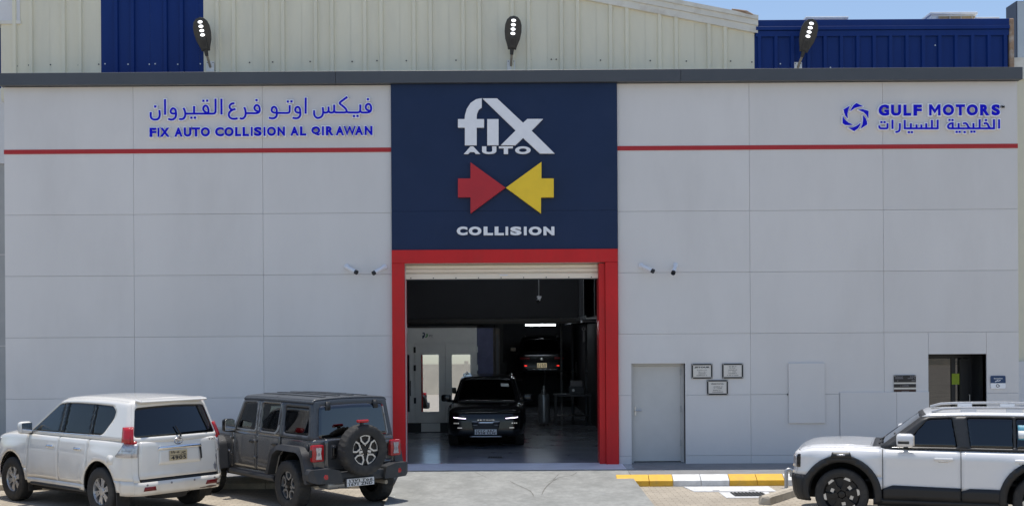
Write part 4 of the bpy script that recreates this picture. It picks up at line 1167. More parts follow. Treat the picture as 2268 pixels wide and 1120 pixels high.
class Shell:
    """rounded box whose faces carry body panels; deform bends the whole box into the car's form"""
    def __init__(s, x0, x1, w, z0, z1, r, deform, inv=None):
        s.c = np.array([(x0 + x1) / 2, 0, (z0 + z1) / 2]); s.h = np.array([(x1 - x0) / 2, w, (z1 - z0) / 2]); s.r = np.array(r); s.d = deform; s.inv = inv
        s.x0, s.x1, s.w, s.z0, s.z1 = x0, x1, w, z0, z1
    def map(s, P):
        q = P - s.c; hr = s.h - s.r; k = np.clip(q, -hr, hr); d = (q - k) / s.r
        n = np.linalg.norm(d, axis=1, keepdims=True); d = d / np.maximum(n, 1e-9)
        return s.d(s.c + k + d * s.r)
    def lift(s, face, v2, side=1):
        a, b = v2[:, 0], v2[:, 1]; o = np.zeros(len(a))
        if face == 'S': return np.column_stack([a, o + s.w * side, b])
        if face == 'T': return np.column_stack([a, b, o + s.z1])
        return np.column_stack([o + (s.x1 if face == 'F' else s.x0), a, b])
    def panel(s, name, face, outs, m, parent, cuts=(), off=0., thick=.02, step=.06, side=1, real=True):
        if not isinstance(outs[0][0], (tuple, list)): outs = [outs]
        if s.inv and face == 'S' and real:
            outs = [[s.inv(*p) for p in dens(o, step)] for o in outs]; cuts = [[s.inv(*p) for p in dens(c, step)] for c in cuts]
        A = np.array([p for o in outs for p in o]); lo, hi = A.min(0), A.max(0)
        def lines(l, h, bl, bh, r):
            k = max(2, int((h - l) / step) + 1); g_ = list(np.linspace(l, h, k))
            for e, sg in ((bl, 1), (bh, -1)):
                g_ += [e + sg * r * q for q in (.08, .22, .4, .6, .8) if l < e + sg * r * q < h]
            return sorted(g_)
        ax = {'S': ((s.x0, s.x1, s.r[0]), (s.z0, s.z1, s.r[2])), 'T': ((s.x0, s.x1, s.r[0]), (-s.w, s.w, s.r[1])), 'F': ((-s.w, s.w, s.r[1]), (s.z0, s.z1, s.r[2])), 'B': ((-s.w, s.w, s.r[1]), (s.z0, s.z1, s.r[2]))}[face]
        v2, F = fill2d(outs, cuts, step, (lines(lo[0], hi[0], *ax[0]), lines(lo[1], hi[1], *ax[1])))
        V = s.map(s.lift(face, v2, side))
        flip = (face == 'S' and side > 0) or face == 'B'
        if flip: F = [(a, c, b) for a, b, c in F]
        if off:
            N = np.zeros_like(V)
            for t in F:
                n = np.cross(V[t[1]] - V[t[0]], V[t[2]] - V[t[0]])
                for i in t: N[i] += n
            N /= np.maximum(np.linalg.norm(N, axis=1, keepdims=True), 1e-12); V = V + N * off
        o = mobj(name, V, F, m, parent, True)
        if thick:
            md = o.modifiers.new('thickness', 'SOLIDIFY'); md.thickness = thick; md.offset = -1
        return o
    def both(s, name, face, outs, m, parent, **k):
        return [s.panel(name, face, outs, m, parent, side=sd_, **k) for sd_ in (1, -1)]

def wheel(parent, x, y, z, Rr, wd, rim_r, style, side, lug=.010):
    """side +1: outer face towards +y"""
    w = thing('wheel', None, None, (x, y, z), 0 if side > 0 else math.pi, parent=parent)
    h = wd / 2; nseg = 90
    prof = [(rim_r - .015, -h * .8), (rim_r + .012, -h * .92), (rim_r + .05, -h), (Rr - .06, -h * 1.0), (Rr - .022, -h * .93), (Rr - .004, -h * .78), (Rr, -h * .5), (Rr, -h * .18), (Rr, h * .18), (Rr, h * .5), (Rr - .004, h * .78), (Rr - .022, h * .93), (Rr - .06, h), (rim_r + .05, h), (rim_r + .012, h * .92), (rim_r - .015, h * .8)]
    def rm(k, j, r):
        if 4 <= j <= 11:
            ph = (k + (0 if j < 8 else 1) + (j % 2)) % 3
            return r - (lug if ph == 0 else 0)
        return r
    MB().lathe(prof, axis='y', n=nseg, rmod=rm).build('tyre', 'rubber', w, True, angle=28)
    fy = h * .62
    barrel = [(rim_r, h * .82), (rim_r - .012, h * .80), (rim_r - .02, h * .6), (rim_r - .035, h * .1), (rim_r - .04, -h * .7)]
    silver = style in ('six', 'plain')
    MB().lathe(barrel, axis='y', n=40).build('rim', 'rim_silver' if silver else 'rim_black', w, True)
    MB().lathe([(0, -.0), (rim_r - .04, -.0)], axis='y', n=32).build('brake_disc', 'dark_metal' if style != 'six' else 'dark_under', w)
    def spoke(pts, y0, y1, m, rot, nm='spoke', extra=0.):
        c, s_ = math.cos(rot), math.sin(rot)
        q = [(p[0] * c - p[1] * s_, p[0] * s_ + p[1] * c) for p in pts]
        MB().prism(q, y0, y1).build(nm, m, w)
    if style == 'six':
        for k in range(6):
            spoke([(-.032, .05), (.032, .05), (.040, rim_r * .55), (.062, rim_r - .012), (.020, rim_r - .008), (0, rim_r * .72), (-.020, rim_r - .008), (-.062, rim_r - .012), (-.040, rim_r * .55)], fy - .035, fy, 'rim_silver', k * math.pi / 3 + .2)
        MB().lathe([(0, fy + .012), (.055, fy + .008), (.068, fy - .01), (.07, fy - .04)], axis='y', n=24).build('hub_cap', 'rim_silver', w, True)
        for k in range(6): MB().cyl((.088 * math.cos(k * math.pi / 3 + .72), fy - .02, .088 * math.sin(k * math.pi / 3 + .72)), (.088 * math.cos(k * math.pi / 3 + .72), fy + .006, .088 * math.sin(k * math.pi / 3 + .72)), .012, n=6).build('lug_nut', 'chrome', w)
    elif style == 'petal':
        MB().lathe([(rim_r - .018, fy - .01), (rim_r - .034, fy - .03), (.06, fy - .045), (0, fy - .045)], axis='y', n=32).build('dish', 'rim_black', w, True)
        for k in range(5):
            a0 = k * 2 * math.pi / 5 + math.pi / 2
            ro = rim_r - .022
            P = [(.105, -9), (.165, -25), (ro, -21), (ro + .004, 0), (ro, 21), (.165, 25), (.105, 9)]
            st = [(r_ * math.cos(a0 + R(q)), r_ * math.sin(a0 + R(q))) for r_, q in P]
            polys = []
            v, f = stroke_poly(st, .026, -.5, .5)
            v = [(p[0], fy - .03 if p[1] < 0 else fy, p[2]) for p in v]
            fixn(mobj('spoke', v, f, 'rim_silver', w))
            spoke([(-.016, .05), (.016, .05), (.024, .118), (-.024, .118)], fy - .035, fy - .002, 'rim_silver' if k % 2 else 'rim_black', a0 - math.pi / 2 + math.pi / 5)
        MB().lathe([(0, fy + .004), (.05, fy), (.065, fy - .02), (.066, fy - .05)], axis='y', n=20).build('hub_cap', 'rim_black', w, True)
        for k in range(5): MB().cyl((.075 * math.cos(k * 1.2566 + .3), fy - .03, .075 * math.sin(k * 1.2566 + .3)), (.075 * math.cos(k * 1.2566 + .3), fy + .003, .075 * math.sin(k * 1.2566 + .3)), .010, n=6).build('lug_nut', 'chrome', w)
    else:
        for k in range(6):
            a = k * math.pi / 3 + .35
            spoke([(-.045, .06), (.045, .06), (.030, rim_r * .5), (.070, rim_r - .012), (-.070, rim_r - .012), (-.030, rim_r * .5)], fy - .03, fy, 'rim_black' if style == 'black6' else 'rim_silver', a)
            if style == 'black6': spoke([(-.052, rim_r - .055), (.052, rim_r - .055), (.034, rim_r - .015), (-.034, rim_r - .015)], fy + .001, fy + .006, 'rim_silver', a, 'accent')
        MB().lathe([(rim_r + .004, fy + .004), (rim_r - .012, fy + .004), (rim_r - .014, fy - .02)], axis='y', n=40).build('rim_lip', 'rim_black' if style == 'black6' else 'rim_silver', w, True)
        MB().lathe([(0, fy + .008), (.05, fy + .004), (.065, fy - .02)], axis='y', n=20).build('hub_cap', 'rim_black', w, True)
        if style == 'black6':
            for k in (0, 1, 2, 4): spoke([(-.03, .125), (.03, .125), (.028, .175), (-.028, .175)], .004, .012, 'rim_silver', k * math.pi / 3 + .35 + math.pi / 6, 'brake_caliper')
    return w

def stroke_poly(st, w, y0, y1):
    h = w / 2; n = len(st); polys = []
    for i in range(n):
        a, b = st[i], st[(i + 1) % n]; L = math.dist(a, b); nx, nz = -(b[1] - a[1]) / L * h, (b[0] - a[0]) / L * h; ex, ez = (b[0] - a[0]) / L * h * .5, (b[1] - a[1]) / L * h * .5
        polys.append([(a[0] + nx - ex, a[1] + nz - ez), (b[0] + nx + ex, b[1] + nz + ez), (b[0] - nx + ex, b[1] - nz + ez), (a[0] - nx - ex, a[1] - nz - ez)])
    v2, F = fill2d(polys, step=9); return slab(v2, F, y0, y1)

def gh(xr_b, xr_t, xf_b, xf_t, zb, zt, w, tumble, r, dome=.03, bow=.02, drop_f=0., drop_r=0.):
    """greenhouse shell; xr/xf rear and front x at belt (b) and roof (t)"""
    x0, x1 = xr_b, xf_b
    def f(P):
        x, y, z = P[:, 0].copy(), P[:, 1].copy(), P[:, 2].copy()
        t = (z - zb) / (zt - zb); s_ = (x - x0) / (x1 - x0)
        xr = xr_b + t * (xr_t - xr_b); xf = xf_b + t * (xf_t - xf_b)
        X = xr + s_ * (xf - xr)
        tc = np.clip(t, 0, 1.2)
        ends = (1 - 4 * (s_ - .5) ** 2)
        Y = y * (1 - tumble * tc) * (1 - .035 * (1 - ends) * np.clip(s_ * 2 - 1, 0, 1) )
        Z = z + tc * (dome * (1 - (y / w) ** 2) - drop_f * np.clip((s_ - .55) / .45, 0, 1) ** 2 - drop_r * np.clip((.45 - s_) / .45, 0, 1) ** 2)
        # bowed glass at both ends
        e = np.abs(s_ - .5) * 2
        X = X - np.sign(s_ - .5) * bow * (y / w) ** 2 * sst(e, .8, 1.0) * 1.5
        return np.column_stack([X, Y, Z])
    def inv(x, z):
        t = (z - zb) / (zt - zb); xr = xr_b + t * (xr_t - xr_b); xf = xf_b + t * (xf_t - xf_b)
        return (x0 + (x - xr) / (xf - xr) * (x1 - x0), z)
    return Shell(x0, x1, w, zb - .3, zt, r, f, inv)

def seat(car, x, y, z, m):
    s_ = MB().box(x - .27, x + .27, y - .25, y + .25, z - .1, z + .06, .04).build('seat', m, car, True)
    b = MB().box(-.07, .07, -.25, .25, 0, .58, .05); b.v = [(p[0] + x - .22 - p[2] * .25, p[1] + y, p[2] + z + .04) for p in b.v]; b.build('seat_back', m, s_, True)
    h = MB().box(-.05, .05, -.13, .13, 0, .19, .035); h.v = [(p[0] + x - .37, p[1] + y, p[2] + z + .64) for p in h.v]; h.build('headrest', m, s_, True)
def steering(car, x, y, z):
    w = MB(); P = [(x + .05 * math.sin(R(a)), y + .18 * math.cos(R(a)), z + .17 * math.sin(R(a))) for a in range(0, 361, 20)]
    w.tube(P, .017, 8, False).tube([(x, y - .17, z), (x + .02, y, z), (x, y + .17, z)], .018, 6).tube([(x + .02, y, z), (x + .3, y, z - .12)], .03, 8).build('steering_wheel', 'black_plastic', car, True)
def mirror(car, x, y, z, m, s, sx=.12, sy=.13, sz=.10, stalk='black_plastic', gm='chrome'):
    yy = y * s
    o = MB().box(-sx * .55, sx * .75, -sy * .9, sy * .9, -sz, sz, min(sx, sz) * .45)
    o.v = [(p[0] + x, p[1] + yy + s * sy * .75, p[2] + z) for p in o.v]
    o = o.build('mirror', m, car, True, angle=60)
    MB().box(x - sx * .55 - .006, x - sx * .55 + .004, yy + s * sy * .75 - sy * .75, yy + s * sy * .75 + sy * .75, z - sz * .8, z + sz * .8).build('mirror_glass', gm, o)
    MB().tube([(x + .01, yy - s * .08, z - sz * .95), (x + .02, yy + s * .08, z - sz * .7)], .035, 8).build('mirror_arm', stalk, o, True)
def license_plate(car, c, w, h, nx, m, txt, tilt=0., frame=True):
    """flat plate facing along nx*x at c; rows of characters"""
    o = MB().box(-.006, .006, -w / 2, w / 2, -h / 2, h / 2, .003); o = o.build('license_plate', m, car, loc=c); o.rotation_euler = (0, tilt, 0)
    for row, (zz, hh) in zip(txt, ((.06, .36), (-.42, .36))):
        v, f = glyph(row, .03, 1.15)
        V = np.column_stack([nx * (.006 + v[:, 2] * .004), nx * (-w * .43 + v[:, 0] * w * .86) * 1., h * zz + v[:, 1] * h * hh])
        mobj('print', V, f if nx > 0 else [t[::-1] for t in f], 'ink', o)
    bx('divider', nx * .0065 if nx > 0 else -.008, nx * .008 if nx > 0 else -.0065, -w / 2 + .01, w / 2 - .01, -.003, .003, 'ink', o)
    return o

def underbody(car, xf, xr, w, z0, z1, axles, Rw):
    MB().box(axles[1] + Rw + .12, axles[0] - Rw - .12, -w + .04, w - .04, z0, z1).box(axles[0] - Rw - .12, xf, -w + .36, w - .36, z0 + .05, z1 + .25).box(xr, axles[1] + Rw + .12, -w + .36, w - .36, z0 + .05, z1 + .2).build('chassis', 'dark_under', car)
    for ax in axles:
        for s in (1, -1):
            n = 12; v = []; rr = Rw + .10
            for yy in (s * (w - .36), s * (w - .02)):
                for i in range(n + 1):
                    a = math.pi * i / n; v.append((ax + rr * math.cos(a), yy, Rw + .02 + rr * .98 * math.sin(a)))
            f = [(i, i + 1, n + 2 + i, n + 1 + i) for i in range(n)] + [tuple(range(n + 1))]
            mobj('wheel_well', v, f, 'dark_under', car)
    for ax in axles: MB().cyl((ax, -w + .2, Rw), (ax, w - .2, Rw), .05, n=10).build('axle', 'dark_metal', car, True)

def arch(ax, zc, r, low=-.2, n=22, rx=1.):
    return [(ax + r * rx * math.cos(math.pi * i / n), zc + r * math.sin(math.pi * i / n)) for i in range(n + 1)] + [(ax - r * rx, low), (ax + r * rx, low)]
def rct(x0, x1, z0, z1, r=0.): 
    p = [(x0, z0), (x1, z0), (x1, z1), (x0, z1)]
    return fil(p, r) if r else p
def handle(sh, parent, x, z, m, sd_, w=.11):
    sh.panel('handle', 'S', fil([(x - w, z - .020), (x + w, z - .020), (x + w, z + .022), (x - w, z + .022)], .02), m, parent, off=.030, thick=.022, side=sd_, step=.05, real=False)
def at(sh, face, a, b, sd_=1):
    return sh.map(sh.lift(face, np.array([[a, b]], float), sd_))[0]
def lower(x0, x1, w, z0, z1, r, top, zp, plan, prof, front, rear, flares=(), crease=None):
    """lower body shell. top: (xs, zs) upper line; plan: (xs, scale); prof: (zs, scale); front/rear: (zs, dx); flares: (ax, zc, R, amount)"""
    ft, fp, fs, ff, fr = sm(*top, .18), sm(*plan, .25), sm(*prof, .07), sm(*front, .06), sm(*rear, .06)
    def f(P):
        x, y, z = P[:, 0], P[:, 1], P[:, 2]
        zt = ft(x); Z = np.where(z > zp, zp + (z - zp) * (zt - zp) / (z1 - zp), z)
        Z = Z + .02 * sst(x, x1 - 1.2, x1 - .4) * (1 - (y / w) ** 2) * sst(z, z1 - .1, z1)
        Y = y * fp(x) * fs(Z)
        X = x + ff(Z) * sst(x, x1 - .5, x1 - .05) + fr(Z) * sst(-x, -x0 - .5, -x0 - .05)
        on = sst(np.abs(y), w * .75, w * .97)
        for ax, zc, rr, am in flares:
            d = np.hypot(x - ax, z - zc)
            Y = Y + np.sign(y) * on * am * np.exp(-((d - rr) / .13) ** 2) * sst(z, zc - .35, zc)
        if crease:
            for zc, am, wd in crease: Y = Y + np.sign(y) * on * am * np.exp(-((z - zc) / wd) ** 2)
        return np.column_stack([X, Y, Z])
    return Shell(x0, x1, w, z0, z1, r, f)

def car_root(name, label, cat, x, y, h, z=GZ, group=None): return thing(name, label, cat, (x, y, z), h, group)
def wheels(c, axles, wy, Rw, wd, rr, style, lug=.008):
    for ax in axles:
        for s in (1, -1): wheel(c, ax, s * wy, Rw, Rw, wd, rr, style, s, lug)
def cabin(c, x, yo, z, m, rear_x):
    for s in (1, -1): seat(c, x, s * yo, z, m)
    for s in (1, -1): seat(c, rear_x, s * yo, z + .02, m)
    MB().box(x + .55, x + 1.0, -.70, .70, z + .05, z + .40, .06).build('dashboard', 'black_plastic', c, True)
    steering(c, x + .48, yo, z + .40)
    bx('cabin_floor', rear_x - .75, x + 1.0, -.78, .78, z - .14, z - .11, 'dark_under', c)

# ---------------------------------------------------------------- cream white SUV with dented rear
def build_prado(x, y, h):
    c = car_root('parked_suv', 'cream white SUV with dented rear corner and running boards', 'car', x, y, h, group='cars parked before the workshop')
    ax = (1.395, -1.395); Rw = .388; PW = 'paint_cream'
    fl = [(a, .42, .50, .028) for a in ax]
    L = lower(-2.28, 2.20, .925, .10, 1.24, (.26, .26, .075), ([-2.3, 1.0, 1.5, 1.98, 2.2], [1.25, 1.245, 1.23, 1.17, 1.08]), .84, ([-2.3, -1.5, 1.3, 2.3], [.975, 1, 1, .93]), ([.1, .35, .62, .96, 1.28], [.93, .965, 1, .995, .955]), ([.1, .5, .7, .95, 1.2], [-.06, .02, 0, -.05, -.14]), ([.1, .42, .52, .60, .66, 1.28], [.06, -.01, -.03, -.02, .02, .05]), fl, [(1.0, .006, .05)])
    G = gh(-2.24, -2.02, 1.12, .14, 1.22, 1.875, .872, .185, (.15, .17, .09), .035, .05, .05, .035)
    A = [arch(a, .42, .462) for a in ax]
    sill = .41; z1 = 1.24
    d0, d1, d2 = .86, -.12, -1.02; g = .005
    L.both('inner_shell', 'S', rct(-2.0, 2.0, sill + .03, 1.1), 'dark_under', c, cuts=A, off=-.045, thick=0)
    L.both('front_fender', 'S', rct(d0 + g, 2.20, .62, z1), PW, c, cuts=A); L.both('front_fender', 'S', rct(d0 + g, 1.5, sill, .618), PW, c, cuts=A)
    for s in (1, -1):
        o = L.panel('door', 'S', rct(d1 + g, d0 - g, sill + .06, z1), PW, c, cuts=A, side=s); handle(L, o, d1 + .22, 1.03, 'chrome', s, .10)
        o = L.panel('door', 'S', rct(d2 + g, d1 - g, sill + .06, z1), PW, c, cuts=A, side=s); handle(L, o, d2 + .26, 1.03, 'chrome', s, .10)
    L.both('rocker_panel', 'S', rct(d2 - .3, d0 - g, sill - .04, sill + .055), PW, c, cuts=A)
    L.both('rear_quarter', 'S', rct(-2.28, d2 - g, .600, z1), PW, c, cuts=A); L.both('rear_quarter', 'S', rct(-1.95, d2 - g, sill, .598), PW, c, cuts=A)
    L.panel('fuel_flap', 'S', fil(rct(-1.80, -1.64, .84, .99), .05), PW, c, off=.002, thick=.004, side=1)
    # bumpers
    L.both('front_bumper_end', 'S', rct(1.6, 2.20, .38, .612), PW, c, cuts=A); L.panel('front_bumper', 'F', rct(-.925, .925, .38, .70), PW, c)
    L.panel('front_face', 'F', rct(-.925, .925, .705, z1), PW, c); L.panel('grille', 'F', fil(rct(-.42, .42, .74, .98), .05), 'chrome', c, off=.01)
    L.both('headlight', 'S', fil([(2.20, .88), (2.20, 1.10), (1.88, 1.13), (1.96, .94)], .03), 'lens_clear', c, off=.010)
    for s in (1, -1): L.panel('headlight', 'F', rct(.55 if s > 0 else -.925, .925 if s > 0 else -.55, .80, 1.0), 'lens_clear', c, off=.010)
    L.both('rear_bumper_end', 'S', rct(-2.28, -1.95, .36, .597), PW, c, cuts=A)
    rb = L.panel('rear_bumper', 'B', rct(-.925, .925, .36, .575), PW, c)
    L.panel('bumper_step', 'B', rct(-.74, .74, .575, .625), 'black_plastic', c, off=-.02)
    for s in (1, -1): L.panel('corner_panel', 'B', rct(.78 if s > 0 else -.925, .925 if s > 0 else -.78, .578, z1), PW, c)
    tg = L.panel('tailgate', 'B', rct(-.772, .772, .625, z1), PW, c)
    for s in (1, -1): L.panel('reflector', 'B', [(s * .73, .435), (s * .49, .435), (s * .51, .50), (s * .71, .50)][::s], 'lens_red_dark', rb, off=.006)
    for yy in (.2, -.25, .66, -.66): 
        p = at(L, 'B', yy, .53); MB().lathe([(0, -.008), (.016, -.006), (.018, 0)], axis='x', n=12).build('parking_sensor', 'print_grey', rb, loc=tuple(p))
    for (a, b, r1, r2) in ((-.62, .39, .14, .018), (-.8, .42, .09, .02), (-.45, .385, .08, .010), (-.72, .50, .05, .02), (-.83, .54, .03, .03)):
        pts = [(a + r1 * math.cos(t_) * random.uniform(.6, 1.2), b + r2 * math.sin(t_) * random.uniform(.5, 1.4)) for t_ in np.linspace(0, 2 * math.pi, 14)[:-1]]
        L.panel('scrape', 'B', pts, 'scrape', rb, off=.003, thick=.002, step=.03)
    for (a, b, r1, r2) in ((-.70, .72, .035, .06), (-.74, .86, .02, .05)):
        pts = [(a + r1 * math.cos(t_) * random.uniform(.6, 1.2), b + r2 * math.sin(t_) * random.uniform(.5, 1.4)) for t_ in np.linspace(0, 2 * math.pi, 12)[:-1]]
        L.panel('scrape', 'B', pts, 'print_grey', tg, off=.003, thick=.002, step=.03)
    # tail lamps: clear lower lens on the body, red upper lens on the pillar
    for s in (1, -1):
        tl = L.panel('tail_light', 'S', [(-2.28, .965), (-2.28, 1.165), (-2.06, 1.165), (-1.86, .985), (-1.88, .965)], 'lens_clear', c, off=.016, side=s)
        L.panel('lens', 'S', [(-2.28, 1.168), (-2.28, 1.25), (-2.06, 1.25), (-2.06, 1.168)], 'lens_red', tl, off=.018, side=s)
        G.panel('lens', 'S', [(-2.235, 1.20), (-2.19, 1.44), (-1.99, 1.44), (-2.04, 1.20)], 'lens_red', tl, off=.040, thick=.05, side=s)
        L.panel('lens', 'S', rct(-2.28, -2.02, 1.06, 1.066), 'print_grey', tl, off=.018, side=s)
        a, b = (.79, .925) if s > 0 else (-.925, -.79)
        L.panel('lens', 'B', rct(a + (.03 if s > 0 else 0), b - (.03 if s < 0 else 0), 1.168, 1.25), 'lens_red', tl, off=.018); L.panel('lens', 'B', rct(a, b, .965, 1.165), 'lens_clear', tl, off=.016)
        a, b = (.80, .872) if s > 0 else (-.872, -.80)
        G.panel('lens', 'B', rct(a, b, 1.20, 1.44), 'lens_red', tl, off=.040, thick=.05)
    # hood and shoulder
    L.panel('hood', 'T', rct(1.0, 2.18, -.80, .80), PW, c)
    for s in (1, -1): L.panel('fender_top', 'T', rct(.9, 2.18, .806 if s > 0 else -.925, .925 if s > 0 else -.806), PW, c)
    L.panel('cowl', 'T', rct(.62, .995, -.80, .80), 'black_plastic', c)
    L.panel('shoulder', 'T', rct(-2.28, .895, -.925, .925), PW, c, cuts=[rct(-2.16, .88, -.80, .80)])
    # greenhouse
    DLO = fil([(.90, 1.265), (.20, 1.765), (-.1, 1.785), (-1.52, 1.765), (-1.64, 1.68), (-1.62, 1.56), (-1.38, 1.285)], [.03, .06, 0, .05, .05, .05, .08])
    for s in (1, -1):
        G.panel('side_frame', 'S', [(1.12, 1.22), (.14, 1.875), (-2.02, 1.875), (-2.24, 1.22)], PW, c, cuts=[DLO], side=s, thick=.03)
        for o in ([(-.06, 1.25), (-.06, 1.79), (-.20, 1.79), (-.20, 1.25)], [(-.98, 1.25), (-.98, 1.79), (-1.05, 1.79), (-1.05, 1.25)]): G.panel('pillar_trim', 'S', o, 'black_gloss', c, off=-.004, side=s)
        for o, m in (([(.94, 1.245), (.20, 1.785), (-.06, 1.795), (-.06, 1.245)], 'win_mid'), ([(-.20, 1.245), (-.20, 1.795), (-.98, 1.795), (-.98, 1.25)], 'win_tint'), ([(-1.05, 1.26), (-1.05, 1.795), (-1.54, 1.79), (-1.68, 1.66), (-1.40, 1.26)], 'win_tint')):
            G.panel('window', 'S', o, m, c, off=-.014, side=s, thick=.004)
        G.panel('window_trim', 'S', [(.93, 1.245), (.90, 1.268), (-1.38, 1.282), (-1.37, 1.26)], 'chrome', c, off=.004, side=s, thick=.01)
    G.panel('roof', 'T', rct(-2.24, 1.12, -.872, .872), PW, c, thick=.03)
    wsh = rct(-.74, .74, 1.27, 1.81, .06)
    G.panel('windshield_frame', 'F', rct(-.872, .872, 1.22, 1.875), PW, c, cuts=[wsh]); G.panel('windshield', 'F', rct(-.76, .76, 1.25, 1.825), 'win_mid', c, off=-.012, thick=.004)
    rw = fil([(-.80, 1.275), (.80, 1.275), (.78, 1.76), (-.78, 1.76)], .07)
    G.panel('rear_frame', 'B', rct(-.872, .872, 1.19, 1.875), PW, c, cuts=[rw]); w_ = G.panel('rear_window', 'B', [(-.82, 1.26), (.82, 1.26), (.80, 1.78), (-.80, 1.78)], 'win_dark', c, off=-.010, thick=.004)
    p0 = at(G, 'B', -.02, 1.29); p1 = at(G, 'B', .05, 1.43)
    MB().tube([(p0[0] - .03, p0[1], p0[2] - .04), (p0[0] - .03, *p0[1:]), (p1[0] - .025, *p1[1:])], [.02, .014, .008], 8).build('wiper', 'wiper', w_)
    sp = MB().box(-.14, .06, -.63, .63, -.022, .018, .015); sp.v = [(p[0] - 1.99 - .06 * (1 - (p[1] / .66) ** 2), p[1], p[2] + 1.865 - .02 * (p[1] / .66) ** 2 + p[0] * .12) for p in sp.v]; sp.build('roof_spoiler', PW, c, True)
    # badge, chrome bar, number plate
    ga = L.panel('plate_recess', 'B', fil([(.42, .82), (.39, 1.075), (-.39, 1.075), (-.42, .82)][::-1], .03), PW, tg, off=.006, thick=.008)
    L.panel('chrome_bar', 'B', fil([(.43, 1.06), (.41, 1.105), (-.41, 1.105), (-.43, 1.06)][::-1], .015), 'chrome', tg, off=.028, thick=.03)
    L.panel('chrome_bar_end', 'B', [(-.41, .86), (-.39, 1.075), (-.43, 1.09), (-.44, .87)], 'black_plastic', tg, off=.010, thick=.01)
    p = at(L, 'B', .04, .955); license_plate(tg, (p[0] - .024, p[1], p[2]), .33, .165, -1, 'plate_tan', ('١٩٠٥ رح', '4905 LVV'.replace(' LVV', '')))
    p = at(L, 'B', .02, 1.175); b = MB()
    E = lambda ry, rz, oz=0.: [(p[0] - .014, p[1] + ry * math.cos(t_), p[2] + oz + rz * math.sin(t_)) for t_ in np.linspace(0, 2 * math.pi, 25)]
    b.tube(E(.075, .050), .007, 6, False).tube(E(.045, .020, .018), .005, 6, False).tube(E(.018, .045, .0), .005, 6, False).build('badge', 'chrome', tg, True)
    pb = at(L, 'B', -.62, 1.16); v, f = glyph('TXL', .02, 1.1); V = np.column_stack([pb[0] - .006 - v[:, 2] * .004, -.56 - v[:, 0] * .16, pb[2] - .015 + v[:, 1] * .035]); mobj('badge', V, [q[::-1] for q in f], 'print_grey', tg)
    # running boards, mirrors, mud flaps, wheels
    for s in (1, -1):
        rb_ = MB().box(-.95, .80, .80 if s > 0 else -1.0, 1.0 if s > 0 else -.80, .335, .395, .025); rb_.v = [(p[0], p[1] - s * .10 * sst(np.array(abs(p[0] + .07)), .7, .9), p[2]) for p in rb_.v]; rb_.build('running_board', 'black_plastic', c, True)
        for q in (-.7, 0, .6): MB().box(q - .03, q + .03, s * .60 if s > 0 else -.82, .82 if s > 0 else -.60, .36, .40).build('board_bracket', 'dark_metal', c)
        mirror(c, .80, .90, 1.32, PW, s, .12, .12, .105)
        MB().box(-1.86, -1.84, s * .90 if s < 0 else .66, .90 if s > 0 else -.66, .17, .46).build('mud_flap', 'rubber', c); MB().box(.84, .86, s * .90 if s < 0 else .66, .90 if s > 0 else -.66, .22, .46).build('mud_flap', 'rubber', c)
    underbody(c, 2.0, -2.05, .87, .28, .46, ax, Rw)
    MB().lathe([(0, -.12), (.33, -.12), (.37, -.05), (.37, .07), (.30, .11), (0, .11)], n=24).build('spare_wheel', 'rubber', c, True, loc=(-1.85, 0, .38))
    cabin(c, .28, .40, .86, 'seat_red_reflect', -.62)
    wheels(c, ax, .80, Rw, .255, .232, 'six', .006)
    return c

